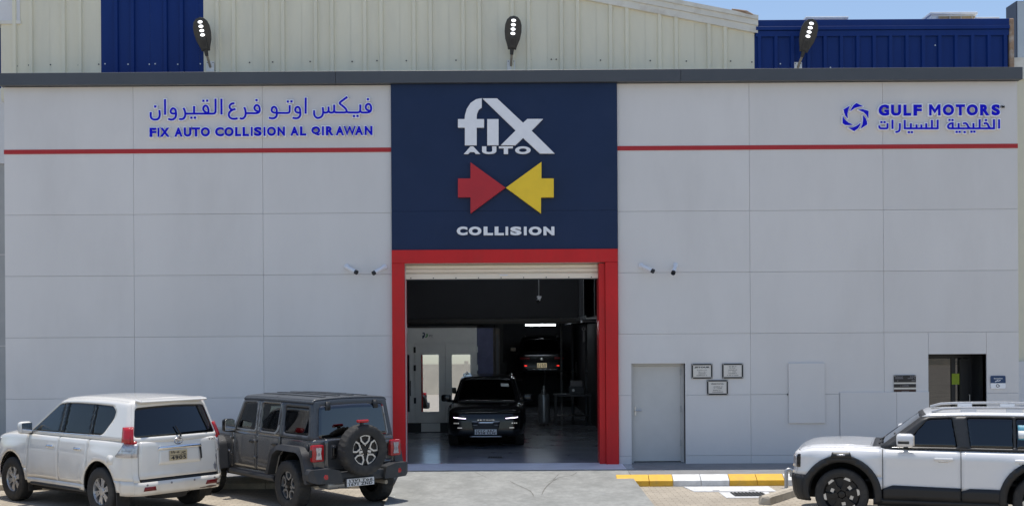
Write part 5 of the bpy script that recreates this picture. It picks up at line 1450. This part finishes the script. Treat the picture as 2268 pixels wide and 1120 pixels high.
# ---------------------------------------------------------------- grey off-roader with spare wheel
def build_jeep(x, y, h):
    c = car_root('off_roader', 'dark grey boxy off-roader with spare wheel on its tailgate', 'car', x, y, h, group='cars parked before the workshop')
    ax = (1.504, -1.504); Rw = .415; PG = 'paint_grey'; HT = 'hardtop'
    L = lower(-2.13, 1.96, .80, .25, 1.20, (.07, .07, .05), ([-2.2, .7, 1.1, 1.7, 1.96], [1.20, 1.20, 1.21, 1.18, 1.13]), .8, ([-2.2, .6, 1.0, 1.96], [1, 1, .97, .76]), ([.2, .5, .8, 1.2], [.985, 1, 1, .985]), ([.2, 1.2], [0, -.03]), ([.2, .6, 1.2], [.03, .0, .0]))
    G = gh(-2.12, -2.02, .80, .44, 1.18, 1.825, .792, .105, (.06, .07, .06), .03, .015, .02, .0)
    def jarch(a): return [(a - .62, .1), (a - .60, .45), (a - .47, .90), (a - .36, .985), (a + .30, .985), (a + .42, .90), (a + .58, .52), (a + .60, .1)]
    A = [jarch(a) for a in ax]
    z1, sill, g = 1.20, .54, .006
    d0, d1, d2 = .66, -.24, -1.06
    L.both('inner_shell', 'S', rct(-2.05, 1.9, sill + .02, 1.15), 'dark_under', c, cuts=A, off=-.04, thick=0)
    L.both('front_fender', 'S', rct(d0 + g, 1.96, sill, z1), PG, c, cuts=A)
    for s in (1, -1):
        for a, b, hx in ((d1, d0, d1 + .16), (d2, d1, d2 + .17)):
            o = L.panel('door', 'S', fil(rct(a + g, b - g, sill + .03, z1), [.05, .05, 0, 0]), PG, c, cuts=A, side=s, off=.014, thick=.03); handle(L, o, hx, 1.045, 'black_gloss', s, .085)
            L.panel('handle_cup', 'S', arc(hx, 1.045, .05, 0, 345, 14, .04), 'black_plastic', o, off=.017, side=s, thick=.003)
            for zz in (1.06, .78): L.panel('hinge', 'S', rct(b - .012, b + .075, zz - .025, zz + .025), PG, o, off=.032, thick=.03, side=s, step=.04)
    L.both('rear_quarter', 'S', rct(-2.13, d2 - g, .66, z1), PG, c, cuts=A)
    L.both('rocker_panel', 'S', rct(d2 - .1, d0, sill - .06, sill + .026), PG, c, cuts=A)
    for s in (1, -1):
        L.panel('fuel_cap', 'S', arc(-1.93, 1.04, .075, 0, 345, 20), 'black_plastic', c, off=.02, thick=.02, side=s) if s > 0 else None
    L.panel('badge', 'S', rct(.80, .92, .80, .83), 'chrome', c, off=.008, thick=.006, side=1)
    L.panel('hood', 'T', rct(.74, 1.94, -.74, .74), PG, c); L.panel('shoulder', 'T', rct(-2.13, .735, -.80, .80), PG, c, cuts=[rct(-2.05, .70, -.74, .74)])
    for s in (1, -1): L.panel('hood_side', 'T', rct(.74, 1.94, .743 if s > 0 else -.80, .80 if s > 0 else -.743), PG, c)
    gr = L.panel('grille', 'F', rct(-.80, .80, .62, z1), PG, c)
    for k in range(7): L.panel('grille_slot', 'F', fil(rct(-.39 + k * .115, -.31 + k * .115, .72, 1.05), .03), 'dark_under', gr, off=.004, thick=.003)
    for s in (1, -1):
        p = at(L, 'F', s * .60, .93); MB().lathe([(0, .05), (.06, .045), (.09, .02), (.095, 0)], axis='x', n=20).build('headlight', 'lens_clear', c, True, loc=tuple(p))
    MB().box(1.97, 2.16, -.80, .80, .50, .70, .03).build('front_bumper', 'flare_black', c, True)
    # fender flares: thick black trapezoid bands
    for a in ax:
        for s in (1, -1):
            fr_ = a > 0
            out = fil([(a - .70, .50), (a - .56, .96), (a - .40, 1.07), (a + .33, 1.07), (a + .50, .96), (a + .68, .56), (a + .60, .54), (a + .44, .90), (a + .29, .985), (a - .36, .985), (a - .48, .90), (a - .62, .50)], [.02, .06, .06, .06, .06, .02, .02, .05, .04, .04, .05, .02])
            v2, F = fill2d([out], step=.3); v, f = slab(v2, F, 0, 1); yb = .60 if fr_ else .79
            v = [(p[0], s * (.955 - .05 * max(0, (p[2] - .98) / .09) if p[1] < .5 else yb), p[2]) for p in v]
            fixn(mobj('fender_flare', v, f, 'flare_black', c))
    # top
    fw = fil([(.58, 1.245), (.36, 1.715), (-.15, 1.72), (-.15, 1.245)], .045)
    rw_ = fil([(-.34, 1.245), (-.34, 1.72), (-.97, 1.72), (-.93, 1.30), (-.86, 1.245)], .045)
    qw = fil([(-1.15, 1.25), (-1.13, 1.70), (-1.93, 1.70), (-1.98, 1.25)], .05)
    for s in (1, -1):
        for o, m, hole in (([(.80, 1.18), (.47, 1.765), (-.24, 1.765), (-.24, 1.18)], PG, fw), ([(-.25, 1.18), (-.25, 1.765), (-1.05, 1.765), (-1.05, 1.18)], PG, rw_), ([(-1.06, 1.18), (-1.06, 1.765), (-2.03, 1.765), (-2.12, 1.18)], HT, qw)):
            G.panel('side_frame', 'S', o, m, c, cuts=[hole], side=s, thick=.035)
            cx, cz = sum(p[0] for p in hole) / len(hole), sum(p[1] for p in hole) / len(hole)
            G.panel('window', 'S', [(cx + (p[0] - cx) * 1.05, cz + (p[1] - cz) * 1.07) for p in hole], 'win_mid' if m == PG else 'win_tint', c, off=-.014, side=s, thick=.004)
        G.panel('roof_side', 'S', [(.47, 1.768), (.44, 1.825), (-2.02, 1.825), (-2.03, 1.768)], HT, c, side=s, off=.012, thick=.04)
        for zz in (.2,): pass
    rf_ = G.panel('roof', 'T', rct(-2.12, .80, -.792, .792), HT, c, off=.012, thick=.03)
    for yy in (-.45, -.15, .15, .45): G.panel('roof_rib', 'T', fil(rct(-1.9, .5, yy - .05, yy + .05), .03), HT, rf_, off=.026, thick=.012)
    G.panel('roof_seam', 'T', rct(-.66, -.652, -.78, .78), 'dark_under', rf_, off=.0265, thick=.002)
    wsh = rct(-.68, .68, 1.25, 1.74, .05)
    G.panel('windshield_frame', 'F', rct(-.792, .792, 1.18, 1.825), PG, c, cuts=[wsh]); G.panel('windshield', 'F', rct(-.70, .70, 1.23, 1.76), 'win_mid', c, off=-.012, thick=.004)
    rw = fil(rct(-.66, .66, 1.215, 1.70), .06)
    G.panel('rear_frame', 'B', rct(-.792, .792, 1.17, 1.825), HT, c, cuts=[rw])
    w_ = G.panel('rear_window', 'B', fil(rct(-.675, .675, 1.20, 1.715), .06), 'win_rear', c, off=.004, thick=.005)
    for s in (1, -1): G.panel('glass_hinge', 'B', fil(rct(s * .50 - .045, s * .50 + .045, 1.64, 1.775), .015), 'black_plastic', w_, off=.025, thick=.03)
    # rear end
    tg = L.panel('tailgate', 'B', fil(rct(-.60, .58, .665, z1), .03), PG, c, off=.012, thick=.03)
    L.panel('rear_body', 'B', rct(-.80, .80, .55, z1), PG, c)
    L.panel('tailgate_handle', 'B', fil(rct(.36, .48, .86, 1.10), .04), 'black_plastic', tg, off=.016, thick=.006)
    L.panel('tailgate_handle', 'B', fil(rct(.39, .45, .90, 1.07), .025), 'black_gloss', tg, off=.045, thick=.02)
    for zz in (.76, 1.08): L.panel('hinge', 'B', rct(-.70, -.52, zz - .035, zz + .035), PG, tg, off=.045, thick=.05)
    for s in (1, -1):
        p = at(L, 'B', s * .70, .98)
        o = MB().box(-.085, .02, -.105, .105, -.135, .135, .022).build('tail_light', 'lens_red', c, True, loc=(p[0] - .01, s * .745, p[2]))
        poly = [(-.052, -.092), (.052, -.092), (.038, 0), (.052, .092), (-.052, .092), (-.038, 0)]
        MB().prism(poly, -.096, -.084, 'yz').build('lens', 'lens_clear', o); MB().prism([(-.014, -.03), (.014, -.03), (.014, .012), (-.014, .012)], -.0975, -.0962, 'yz').build('bulb', 'print_grey', o)
        MB().box(-.06, .0, .1 * s - .03, .1 * s + .03, -.06, .06, .01).build('lamp_bracket', 'black_plastic', o)
    sw = wheel(c, -2.42, .04, 1.01, Rw, .25, .262, 'petal', 1, .014); sw.rotation_euler = (0, 0, R(90)); sw.name = 'spare_wheel'
    MB().cyl((-2.13, .04, 1.01), (-2.40, .04, 1.01), .12, n=16).build('spare_carrier', 'dark_metal', c, True)
    st = MB().box(-2.50, -2.42, .06, .10, 1.30, 1.47, .01).build('brake_light_stalk', 'black_plastic', c); MB().box(-2.53, -2.45, -.02, .18, 1.46, 1.505, .012).build('lens', 'lens_red', st)
    bp_ = MB().box(-2.34, -2.10, -.60, .60, .50, .66, .03).build('rear_bumper', 'flare_black', c, True)
    for s in (1, -1):
        pts = [(s * .40, .50), (s * .44, .70), (s * .62, .745), (s * .93, .735), (s * .965, .66), (s * .95, .55), (s * .85, .51)]
        v2, F = fill2d([fil(pts if s > 0 else pts[::-1], .03)], step=.3); v, f = slab(v2, F, 0, 1)
        v = [((-2.40 if p[1] < .5 else -2.08) + (.14 * max(0, (abs(p[0]) - .72) / .24) ** 2 if p[1] < .5 else 0), p[0], p[2]) for p in v]
        o = fixn(mobj('bumper_end', v, f, 'flare_black', c))
        MB().lathe([(0, -.012), (.04, -.01), (.05, 0)], axis='x', n=6).build('reflector', 'lens_red', o, loc=(-2.395 + .01, s * .70, .615))
    license_plate(c, (-2.385, .06, .49), .52, .125, -1, 'plate_bg', ('١٦٧١ ٢٥٥', '1671 ZND'))
    bx('plate_bracket', -2.375, -2.345, -.22, .34, .43, .56, 'black_plastic', c)
    for s in (1, -1):
        MB().tube([(-.92, s * .80, .47), (.72, s * .80, .47)], .055, 10).build('rock_rail', 'flare_black', c, True)
        mirror(c, .60, .82, 1.29, 'black_gloss', s, .11, .12, .115)
    underbody(c, 1.95, -2.05, .80, .40, .56, ax, Rw)
    MB().box(-2.1, -1.75, .05, .50, .36, .50, .05).build('muffler', 'tank_steel', c, True); MB().tube([(-2.0, -.45, .44), (-2.30, -.50, .43)], .035, 10).build('exhaust_pipe', 'lamp_pole', c, True)
    cabin(c, .12, .36, .88, 'seat_dark', -.70)
    MB().tube([(-.75, .6, 1.2), (-.75, .58, 1.70), (-.75, -.58, 1.70), (-.75, -.6, 1.2)], .035, 8).build('roll_bar', 'black_plastic', c, True)
    wheels(c, ax, .81, Rw, .255, .250, 'petal', .014)
    return c

# ---------------------------------------------------------------- clean white SUV at right
def build_traveller(x, y, h):
    c = car_root('parked_suv', 'clean white SUV with black wheel arches and silver roof rails', 'car', x, y, h, group='cars parked before the workshop')
    ax = (1.40, -1.40); Rw = .40; PW = 'paint_white'; BK = 'clad_black'
    fl = [(a, .42, .52, .030) for a in ax]
    L = lower(-2.33, 2.13, .955, .10, 1.14, (.20, .22, .095), ([-2.4, .85, 1.3, 1.85, 2.13], [1.14, 1.14, 1.155, 1.13, 1.06]), .80, ([-2.4, -1.6, 1.2, 2.13], [.97, 1, 1, .95]), ([.1, .35, .6, .88, 1.0, 1.14], [.95, .97, .985, .995, 1.0, .965]), ([.1, .4, .66, .72, 1.2], [-.16, .0, .03, 0, -.03]), ([.1, .5, .75, 1.2], [.08, .0, .0, .03]), fl, [(.99, .010, .05)])
    G = gh(-2.26, -2.08, .90, .22, 1.12, 1.665, .90, .15, (.12, .12, .06), .035, .03, .03, .0)
    A = [arch(a, .42, .545) for a in ax]
    z1, g = 1.14, .005; d0, d1, d2 = .80, -.30, -1.38; sill = .52
    L.both('inner_shell', 'S', rct(-2.0, 1.9, .40, 1.08), 'dark_under', c, cuts=[arch(a, .42, .46) for a in ax], off=-.05, thick=0)
    L.both('front_fender', 'S', rct(d0 + g, 2.13, .69, z1), PW, c, cuts=A); L.both('front_fender', 'S', rct(d0 + g, 1.4, sill - .01, .69), PW, c, cuts=A)
    for s in (1, -1):
        for a, b, hx in ((d1, d0, d1 + .24), (d2, d1, d2 + .22)):
            o = L.panel('door', 'S', rct(a + g, b - g, sill, z1), PW, c, cuts=A, side=s); handle(L, o, hx, .985, PW, s, .135)
            L.panel('handle_cup', 'S', fil(rct(hx - .075, hx + .075, .94, .965), .02), 'chrome', o, off=.007, thick=.004, side=s)
            q = [(a + g, .36), (b - g, .36), (b - g, .515), (b - .12, .56), (a + .35, .56), (a + .22, .516), (a + g, .516)] if a < -1 else [(a + g, .36), (b - g, .36), (b - g, .52), (b - .14, .575), (a + g, .56)]
            L.panel('door_cladding', 'S', q, BK, o, cuts=[arch(k, .42, .50) for k in ax], off=.018, thick=.03, side=s)
        for k, a in enumerate(ax):
            ring = L.panel('arch_cladding', 'S', arch(a, .42, .585, .30), BK, c, cuts=[arch(a, .42, .485, 0)], off=.022, thick=.05, side=s)
            L.panel('side_marker', 'S', fil([(a - .17, .955), (a - .13, 1.035), (a + .13, 1.035), (a + .17, .955)], .02), BK, ring, off=.034, thick=.02, side=s); L.panel('marker_lens', 'S', rct(a - .06, a + .06, .985, 1.010), 'lens_clear', ring, off=.038, thick=.004, side=s)
    L.both('rocker_panel', 'S', rct(-.95, .95, .27, .375), BK, c, off=.0, cuts=[arch(k, .42, .46) for k in ax])
    L.both('rear_quarter', 'S', rct(-2.33, d2 - g, .60, z1), PW, c, cuts=A); L.both('rear_bumper_end', 'S', rct(-2.33, -1.6, .35, .595), BK, c, cuts=A)
    L.both('front_bumper_end', 'S', rct(1.7, 2.13, .30, .684), BK, c, cuts=[arch(1.4, .42, .50)], off=.012)
    L.panel('front_bumper', 'F', rct(-.955, .955, .30, .684), BK, c, off=.012); L.panel('front_face', 'F', rct(-.955, .955, .69, z1), PW, c)
    fg = L.panel('grille', 'F', fil(rct(-.80, .80, .80, 1.04), .05), 'black_gloss', c, off=.008)
    L.both('headlight', 'S', fil([(2.13, .80), (2.13, 1.04), (2.035, 1.045), (2.025, .80)], .02), 'black_gloss', c, off=.008)
    for s in (1, -1): L.panel('headlight', 'F', fil(rct(s * .84 - .10, s * .84 + .10, .80, 1.04), .03), 'lens_clear', fg, off=.014)
    L.panel('rear_bumper', 'B', rct(-.955, .955, .35, .60), BK, c); tg = L.panel('tailgate', 'B', rct(-.955, .955, .605, z1), PW, c)
    for s in (1, -1): L.panel('tail_light', 'B', fil(rct(s * .80 - .07, s * .80 + .07, .80, 1.10), .03), 'lens_red', tg, off=.014)
    hd = L.panel('hood', 'T', rct(.95, 2.10, -.80, .80), PW, c)
    for s in (1, -1):
        L.panel('fender_top', 'T', rct(.84, 2.10, .805 if s > 0 else -.955, .955 if s > 0 else -.805), PW, c)
    L.panel('cowl', 'T', rct(.60, .945, -.80, .80), 'black_plastic', c)
    MB().tube([(.86, .5, 1.16), (.74, .1, 1.19)], .010, 6).tube([(.86, -.1, 1.17), (.74, -.5, 1.19)], .010, 6).build('wiper', 'wiper', c)
    L.panel('shoulder', 'T', rct(-2.33, .835, -.955, .955), PW, c, cuts=[rct(-2.2, .80, -.84, .84)])
    # greenhouse: black pillars under a floating white roof
    w1 = [(.50, 1.155), (.17, 1.585), (-.185, 1.60), (-.255, 1.155)]; w2 = [(-.43, 1.155), (-.385, 1.60), (-1.02, 1.60), (-1.02, 1.155)]; w3 = [(-1.055, 1.155), (-1.055, 1.60), (-1.24, 1.60), (-1.28, 1.155)]; w4 = [(-1.42, 1.16), (-1.40, 1.60), (-2.0, 1.60), (-2.06, 1.16)]
    H = [fil(q, .03) for q in (w1, w2, w3, w4)]
    for s in (1, -1):
        G.panel('pillar_frame', 'S', [(.90, 1.12), (.385, 1.625), (-2.11, 1.625), (-2.26, 1.12)], 'black_plastic', c, cuts=H, side=s, thick=.03)
        G.panel('roof_side', 'S', [(.38, 1.628), (.22, 1.665), (-2.08, 1.665), (-2.11, 1.628)], PW, c, side=s, off=.006, thick=.03)
        G.panel('window_trim', 'S', [(.74, 1.125), (.74, 1.142), (-2.15, 1.142), (-2.15, 1.125)], 'black_gloss', c, off=.008, side=s, thick=.01)
        for q, m in zip((w1, w2, w3, w4), ('win_dark', 'win_dark', 'win_dark', 'win_dark')):
            cx, cz = sum(p[0] for p in q) / 4, sum(p[1] for p in q) / 4; w_ = G.panel('window', 'S', [(cx + (p[0] - cx) * 1.04, cz + (p[1] - cz) * 1.06) for p in q], m, c, off=-.012, side=s, thick=.004)
            if q is w3 and s > 0: G.panel('sticker', 'S', [(-1.09, 1.29), (-1.085, 1.50), (-1.24, 1.50), (-1.25, 1.29)], 'sticker_blue', w_, off=-.010, side=s, thick=.002); G.panel('sticker', 'S', [(-1.09, 1.31), (-1.088, 1.42), (-1.22, 1.42), (-1.225, 1.31)], 'sticker_white', w_, off=-.0075, side=s, thick=.001)
        base = -1.9
        rl = MB(); pts = [(.10, s * .66, 1.665), (-.06, s * .66, 1.712), (-.30, s * .66, 1.728), (-1.0, s * .66, 1.74), (-1.75, s * .66, 1.73), (-1.98, s * .66, 1.68)]
        rl.tube(pts, .020, 8).build('roof_rail', 'galv', c, True)
        for q in (-.42, -1.05, -1.65): MB().box(q - .11, q + .11, s * .66 - .02, s * .66 + .02, 1.65, 1.728, .008).build('rail_foot', PW, c)
        mirror(c, .46, .93, 1.265, PW, s, .19, .13, .095); 
        MB().box(.42, .58, s * 1.145 - .012, s * 1.145 + .012, 1.215, 1.26, .008).build('mirror_trim', 'black_plastic', c)
    G.panel('roof', 'T', rct(-2.26, .90, -.90, .90), PW, c, thick=.03, off=.006)
    wsh = rct(-.77, .77, 1.17, 1.61, .05)
    G.panel('windshield_frame', 'F', rct(-.90, .90, 1.12, 1.665), 'black_plastic', c, cuts=[wsh]); G.panel('windshield', 'F', rct(-.79, .79, 1.15, 1.63), 'win_dark', c, off=-.012, thick=.004)
    rw = rct(-.74, .74, 1.20, 1.62, .05)
    G.panel('rear_frame', 'B', rct(-.90, .90, 1.12, 1.665), PW, c, cuts=[rw]); G.panel('rear_window', 'B', rct(-.76, .76, 1.18, 1.64), 'win_dark', c, off=-.01, thick=.004)
    underbody(c, 2.0, -2.15, .90, .25, .42, ax, Rw)
    cabin(c, .10, .40, .74, 'seat_dark', -.85)
    wheels(c, ax, .815, Rw, .24, .285, 'black6', .004)
    return c

# ---------------------------------------------------------------- black SUVs inside
def build_black(x, y, h, z, front):
    lab = 'black SUV with lit headlights facing out of the workshop doorway' if front else 'black SUV raised on the lift, its rear towards the door'
    c = car_root('black_suv', lab, 'car', x, y, h, z)
    ax = (1.36, -1.36); Rw = .355; PB = 'paint_black'
    L = lower(-2.26, 2.30, .935, .08, 1.04, (.30, .30, .09), ([-2.4, .9, 1.4, 2.0, 2.3], [1.06, 1.05, 1.03, .96, .88]), .62, ([-2.4, -1.5, 1.2, 2.3], [.96, 1, 1, .94]), ([.1, .35, .6, .85, 1.05], [.93, .97, 1, .99, .95]), ([.1, .4, .7, 1.0], [-.06, .02, 0, -.10]), ([.1, .45, .7, 1.1], [.07, -.02, 0, .06]), [(a, .40, .47, .03) for a in ax])
    G = gh(-2.14, -1.62, 1.12, .22, 1.02, 1.62, .87, .21, (.15, .17, .09), .05, .05, .04, .06)
    A = [arch(a, .40, .43) for a in ax]; z1 = 1.04; g = .004
    L.both('inner_shell', 'S', rct(-1.9, 1.9, .34, 1.0), 'dark_under', c, cuts=A, off=-.05, thick=0)
    L.both('front_fender', 'S', rct(.82, 2.30, .32, z1), PB, c, cuts=A)
    for s in (1, -1):
        for a, b in ((-.18, .82), (-1.08, -.18)):
            o = L.panel('door', 'S', rct(a + g, b - g, .34, z1), PB, c, cuts=A, side=s); handle(L, o, a + .2, .86, 'black_gloss', s, .1)
    L.both('rear_quarter', 'S', rct(-2.26, -1.08 - g, .36, z1), PB, c, cuts=A)
    L.panel('hood', 'T', rct(.95, 2.28, -.935, .935), PB, c); L.panel('shoulder', 'T', rct(-2.26, .945, -.935, .935), PB, c, cuts=[rct(-2.08, .9, -.80, .80)])
    ff = L.panel('front_face', 'F', rct(-.935, .935, .30, z1), PB, c); rf = L.panel('rear_face', 'B', rct(-.935, .935, .34, z1), PB, c)
    DLO = fil([(.86, 1.07), (.24, 1.51), (-.2, 1.53), (-1.45, 1.46), (-1.60, 1.12), (-1.5, 1.08)], .05)
    for s in (1, -1):
        G.panel('side_frame', 'S', [(1.12, 1.02), (.22, 1.62), (-1.62, 1.62), (-2.14, 1.02)], PB, c, cuts=[DLO], side=s, thick=.03)
        for q in (-.22, -1.10): G.panel('pillar_trim', 'S', [(q + .06, 1.06), (q + .05, 1.54), (q - .05, 1.54), (q - .06, 1.06)], 'black_gloss', c, off=-.004, side=s)
        G.panel('window', 'S', [(.90, 1.05), (.24, 1.53), (-.2, 1.55), (-1.47, 1.48), (-1.64, 1.10)], 'win_dark', c, off=-.014, side=s, thick=.004)
        mirror(c, .78, .92, 1.12, PB, s, .12, .13, .085, gm='black_gloss')
    G.panel('roof', 'T', rct(-2.14, 1.12, -.87, .87), PB, c, thick=.03)
    G.panel('windshield_frame', 'F', rct(-.87, .87, 1.02, 1.62), PB, c, cuts=[rct(-.76, .76, 1.06, 1.57, .06)]); ws = G.panel('windshield', 'F', rct(-.78, .78, 1.04, 1.59), 'win_mid', c, off=-.012, thick=.004)
    G.panel('rear_frame', 'B', rct(-.87, .87, 1.0, 1.62), PB, c, cuts=[rct(-.70, .70, 1.10, 1.52, .06)]); G.panel('rear_window', 'B', rct(-.72, .72, 1.08, 1.54), 'win_dark', c, off=-.01, thick=.004)
    underbody(c, 2.0, -2.0, .86, .20, .36, ax, Rw)
    cabin(c, .20, .38, .66, 'seat_grey', -.65)
    wheels(c, ax, .80, Rw, .235, .25, 'plain' if not front else 'black6', .004)
    for s in (1, -1): MB().tube([(.1, s * .60, 1.645), (-.2, s * .62, 1.675), (-1.2, s * .60, 1.665), (-1.5, s * .56, 1.60)], .016, 8).build('roof_rail', 'galv' if not front else 'black_gloss', c, True)
    if front:
        for s in (1, -1):
            q = [(s * .84, .805), (s * .50, .766), (s * .50, .754), (s * .84, .786)]
            hl = L.panel('headlight', 'F', q if s < 0 else q[::-1], 'drl', ff, off=.008, thick=.004)
            L.panel('headlight_housing', 'F', fil(rct(s * .68 - .19, s * .68 + .19, .70, .86), .03), 'black_gloss', ff, off=.003, thick=.004)
            for k in range(3): L.panel('lamp_element', 'F', rct(s * .74 - .09 + k * .06, s * .74 - .055 + k * .06, .59, .615), 'fog_glow', ff, off=.006, thick=.003)
            L.panel('lamp_element', 'F', rct(s * .66 - .06, s * .66 + .06, .485, .505), 'fog_glow', ff, off=.006, thick=.003)
            L.panel('grille_bar', 'F', rct(s * .27 - .06, s * .27 + .06, .55, .565), 'steel', ff, off=.008, thick=.004)
        gl = L.panel('grille', 'F', fil([(-.30, .36), (.30, .36), (.36, .64), (-.36, .64)], .03), 'black_plastic', ff, off=.003, thick=.004)
        L.panel('grille_trim', 'F', [(-.17, .585), (.17, .585), (.20, .63), (.39, .645), (.39, .66), (-.39, .66), (-.39, .645), (-.20, .63)], 'chrome', ff, off=.010, thick=.006)
        for k, chh in enumerate('JETOUR'):
            p = at(L, 'F', -.20 + k * .08, .71); v, f = glyph(chh, .03); V = np.column_stack([p[0] + .004 + v[:, 2] * .006, p[1] - .025 + v[:, 0] * .05, p[2] - .012 + v[:, 1] * .026]); mobj('badge_letter', V, f, 'chrome', ff)
        p = at(L, 'F', 0, .40); license_plate(ff, (p[0] + .02, 0, .40), .52, .125, 1, 'plate_bright', ('١٢٢٨ ٤٤٨', '1228 LLN'))
        L.panel('skid_plate', 'F', rct(-.42, .42, .27, .30), 'steel', ff, off=.006, thick=.006)
        G.panel('sticker', 'F', rct(.42, .66, 1.40, 1.47), 'sticker_white', ws, off=-.007, thick=.002)
    else:
        for s in (1, -1):
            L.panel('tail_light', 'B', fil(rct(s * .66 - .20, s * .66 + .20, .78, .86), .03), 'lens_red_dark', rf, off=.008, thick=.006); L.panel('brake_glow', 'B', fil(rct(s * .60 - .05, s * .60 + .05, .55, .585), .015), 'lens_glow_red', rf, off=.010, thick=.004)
        L.panel('chrome_strip', 'B', rct(-.55, .55, .425, .44), 'steel', rf, off=.010, thick=.006)
        p = at(L, 'B', .0, .58); license_plate(rf, (p[0] - .02, 0, .58), .34, .165, -1, 'plate_lit', ('١٦٤٥', '1645'))
        for zz, w_ in ((1.56, .12),): G.panel('brake_light', 'B', rct(-w_, w_, zz - .012, zz + .012), 'lens_clear', c, off=.01, thick=.004)
        p = at(L, 'B', .0, .80); MB().lathe([(0, -.01), (.04, -.008), (.05, 0)], axis='x', n=16).build('badge', 'chrome', rf, True, loc=tuple(p))
    return c

def build_sedan(x, y, h):
    c = car_root('parked_sedan', 'white car whose rear corner just enters at left picture edge', 'car', x, y, h, group='cars parked before the workshop')
    ax = (1.30, -1.30); Rw = .32; PW = 'paint_white'
    L = lower(-2.2, 2.2, .89, .08, .92, (.32, .32, .10), ([-2.3, -1.2, .9, 1.5, 2.2], [.90, .94, .92, .86, .70]), .55, ([-2.3, 0, 2.3], [.96, 1, .94]), ([.1, .4, .6, .95], [.95, .99, 1, .96]), ([.1, 1.0], [0, -.1]), ([.1, .45, .6, 1], [.08, -.02, .0, .08]))
    G = gh(-1.75, -1.0, .95, .1, .90, 1.42, .80, .2, (.15, .15, .08), .04)
    A = [arch(a, .34, .38) for a in ax]
    for s in (1, -1):
        for a, b in ((-2.2, -1.0), (-.996, -.1), (-.096, .8), (.804, 2.2)): L.panel('side_panel', 'S', rct(a, b, .22, .92), PW, c, cuts=A, side=s)
        G.panel('side_window', 'S', [(.95, .90), (.1, 1.42), (-1.0, 1.42), (-1.75, .90)], 'win_dark', c, side=s)
    L.panel('rear_bumper', 'B', rct(-.89, .89, .24, .56), PW, c); tg = L.panel('boot_lid', 'B', rct(-.89, .89, .564, .92), PW, c); L.panel('front_face', 'F', rct(-.89, .89, .24, .92), PW, c)
    L.panel('body_top', 'T', rct(-2.2, 2.2, -.89, .89), PW, c)
    for f_ in 'FB': G.panel('windshield' if f_ == 'F' else 'rear_window', f_, rct(-.8, .8, .90, 1.42), 'win_dark', c)
    G.panel('roof', 'T', rct(-1.75, .95, -.8, .8), PW, c)
    L.both('reflector', 'S', rct(-2.2, -1.95, .40, .46), 'lens_red_dark', c, off=.006, thick=.004)
    for s in (1, -1): L.panel('reflector', 'B', rct(s * .78 - .11, s * .78 + .11, .40, .46), 'lens_red_dark', c, off=.006, thick=.004); L.panel('tail_light', 'B', rct(s * .70 - .19, s * .70 + .19, .66, .82), 'lens_red', tg, off=.008, thick=.004)
    underbody(c, 2.0, -2.0, .82, .18, .3, ax, Rw); wheels(c, ax, .77, Rw, .21, .21, 'plain', .003)
    return c

build_prado(-7.15, -3.77, 2.46)
build_jeep(-3.97, -3.25, 2.27)
build_traveller(6.63, -5.92, 2.81)
build_black(fac(1076, 950, D + 3.4)[0], 3.35 + 2.3, R(-90), 0, True)
build_black(1.06, 19.65, R(90), 1.0, False)
build_sedan(-10.62, -4.25, 2.43)
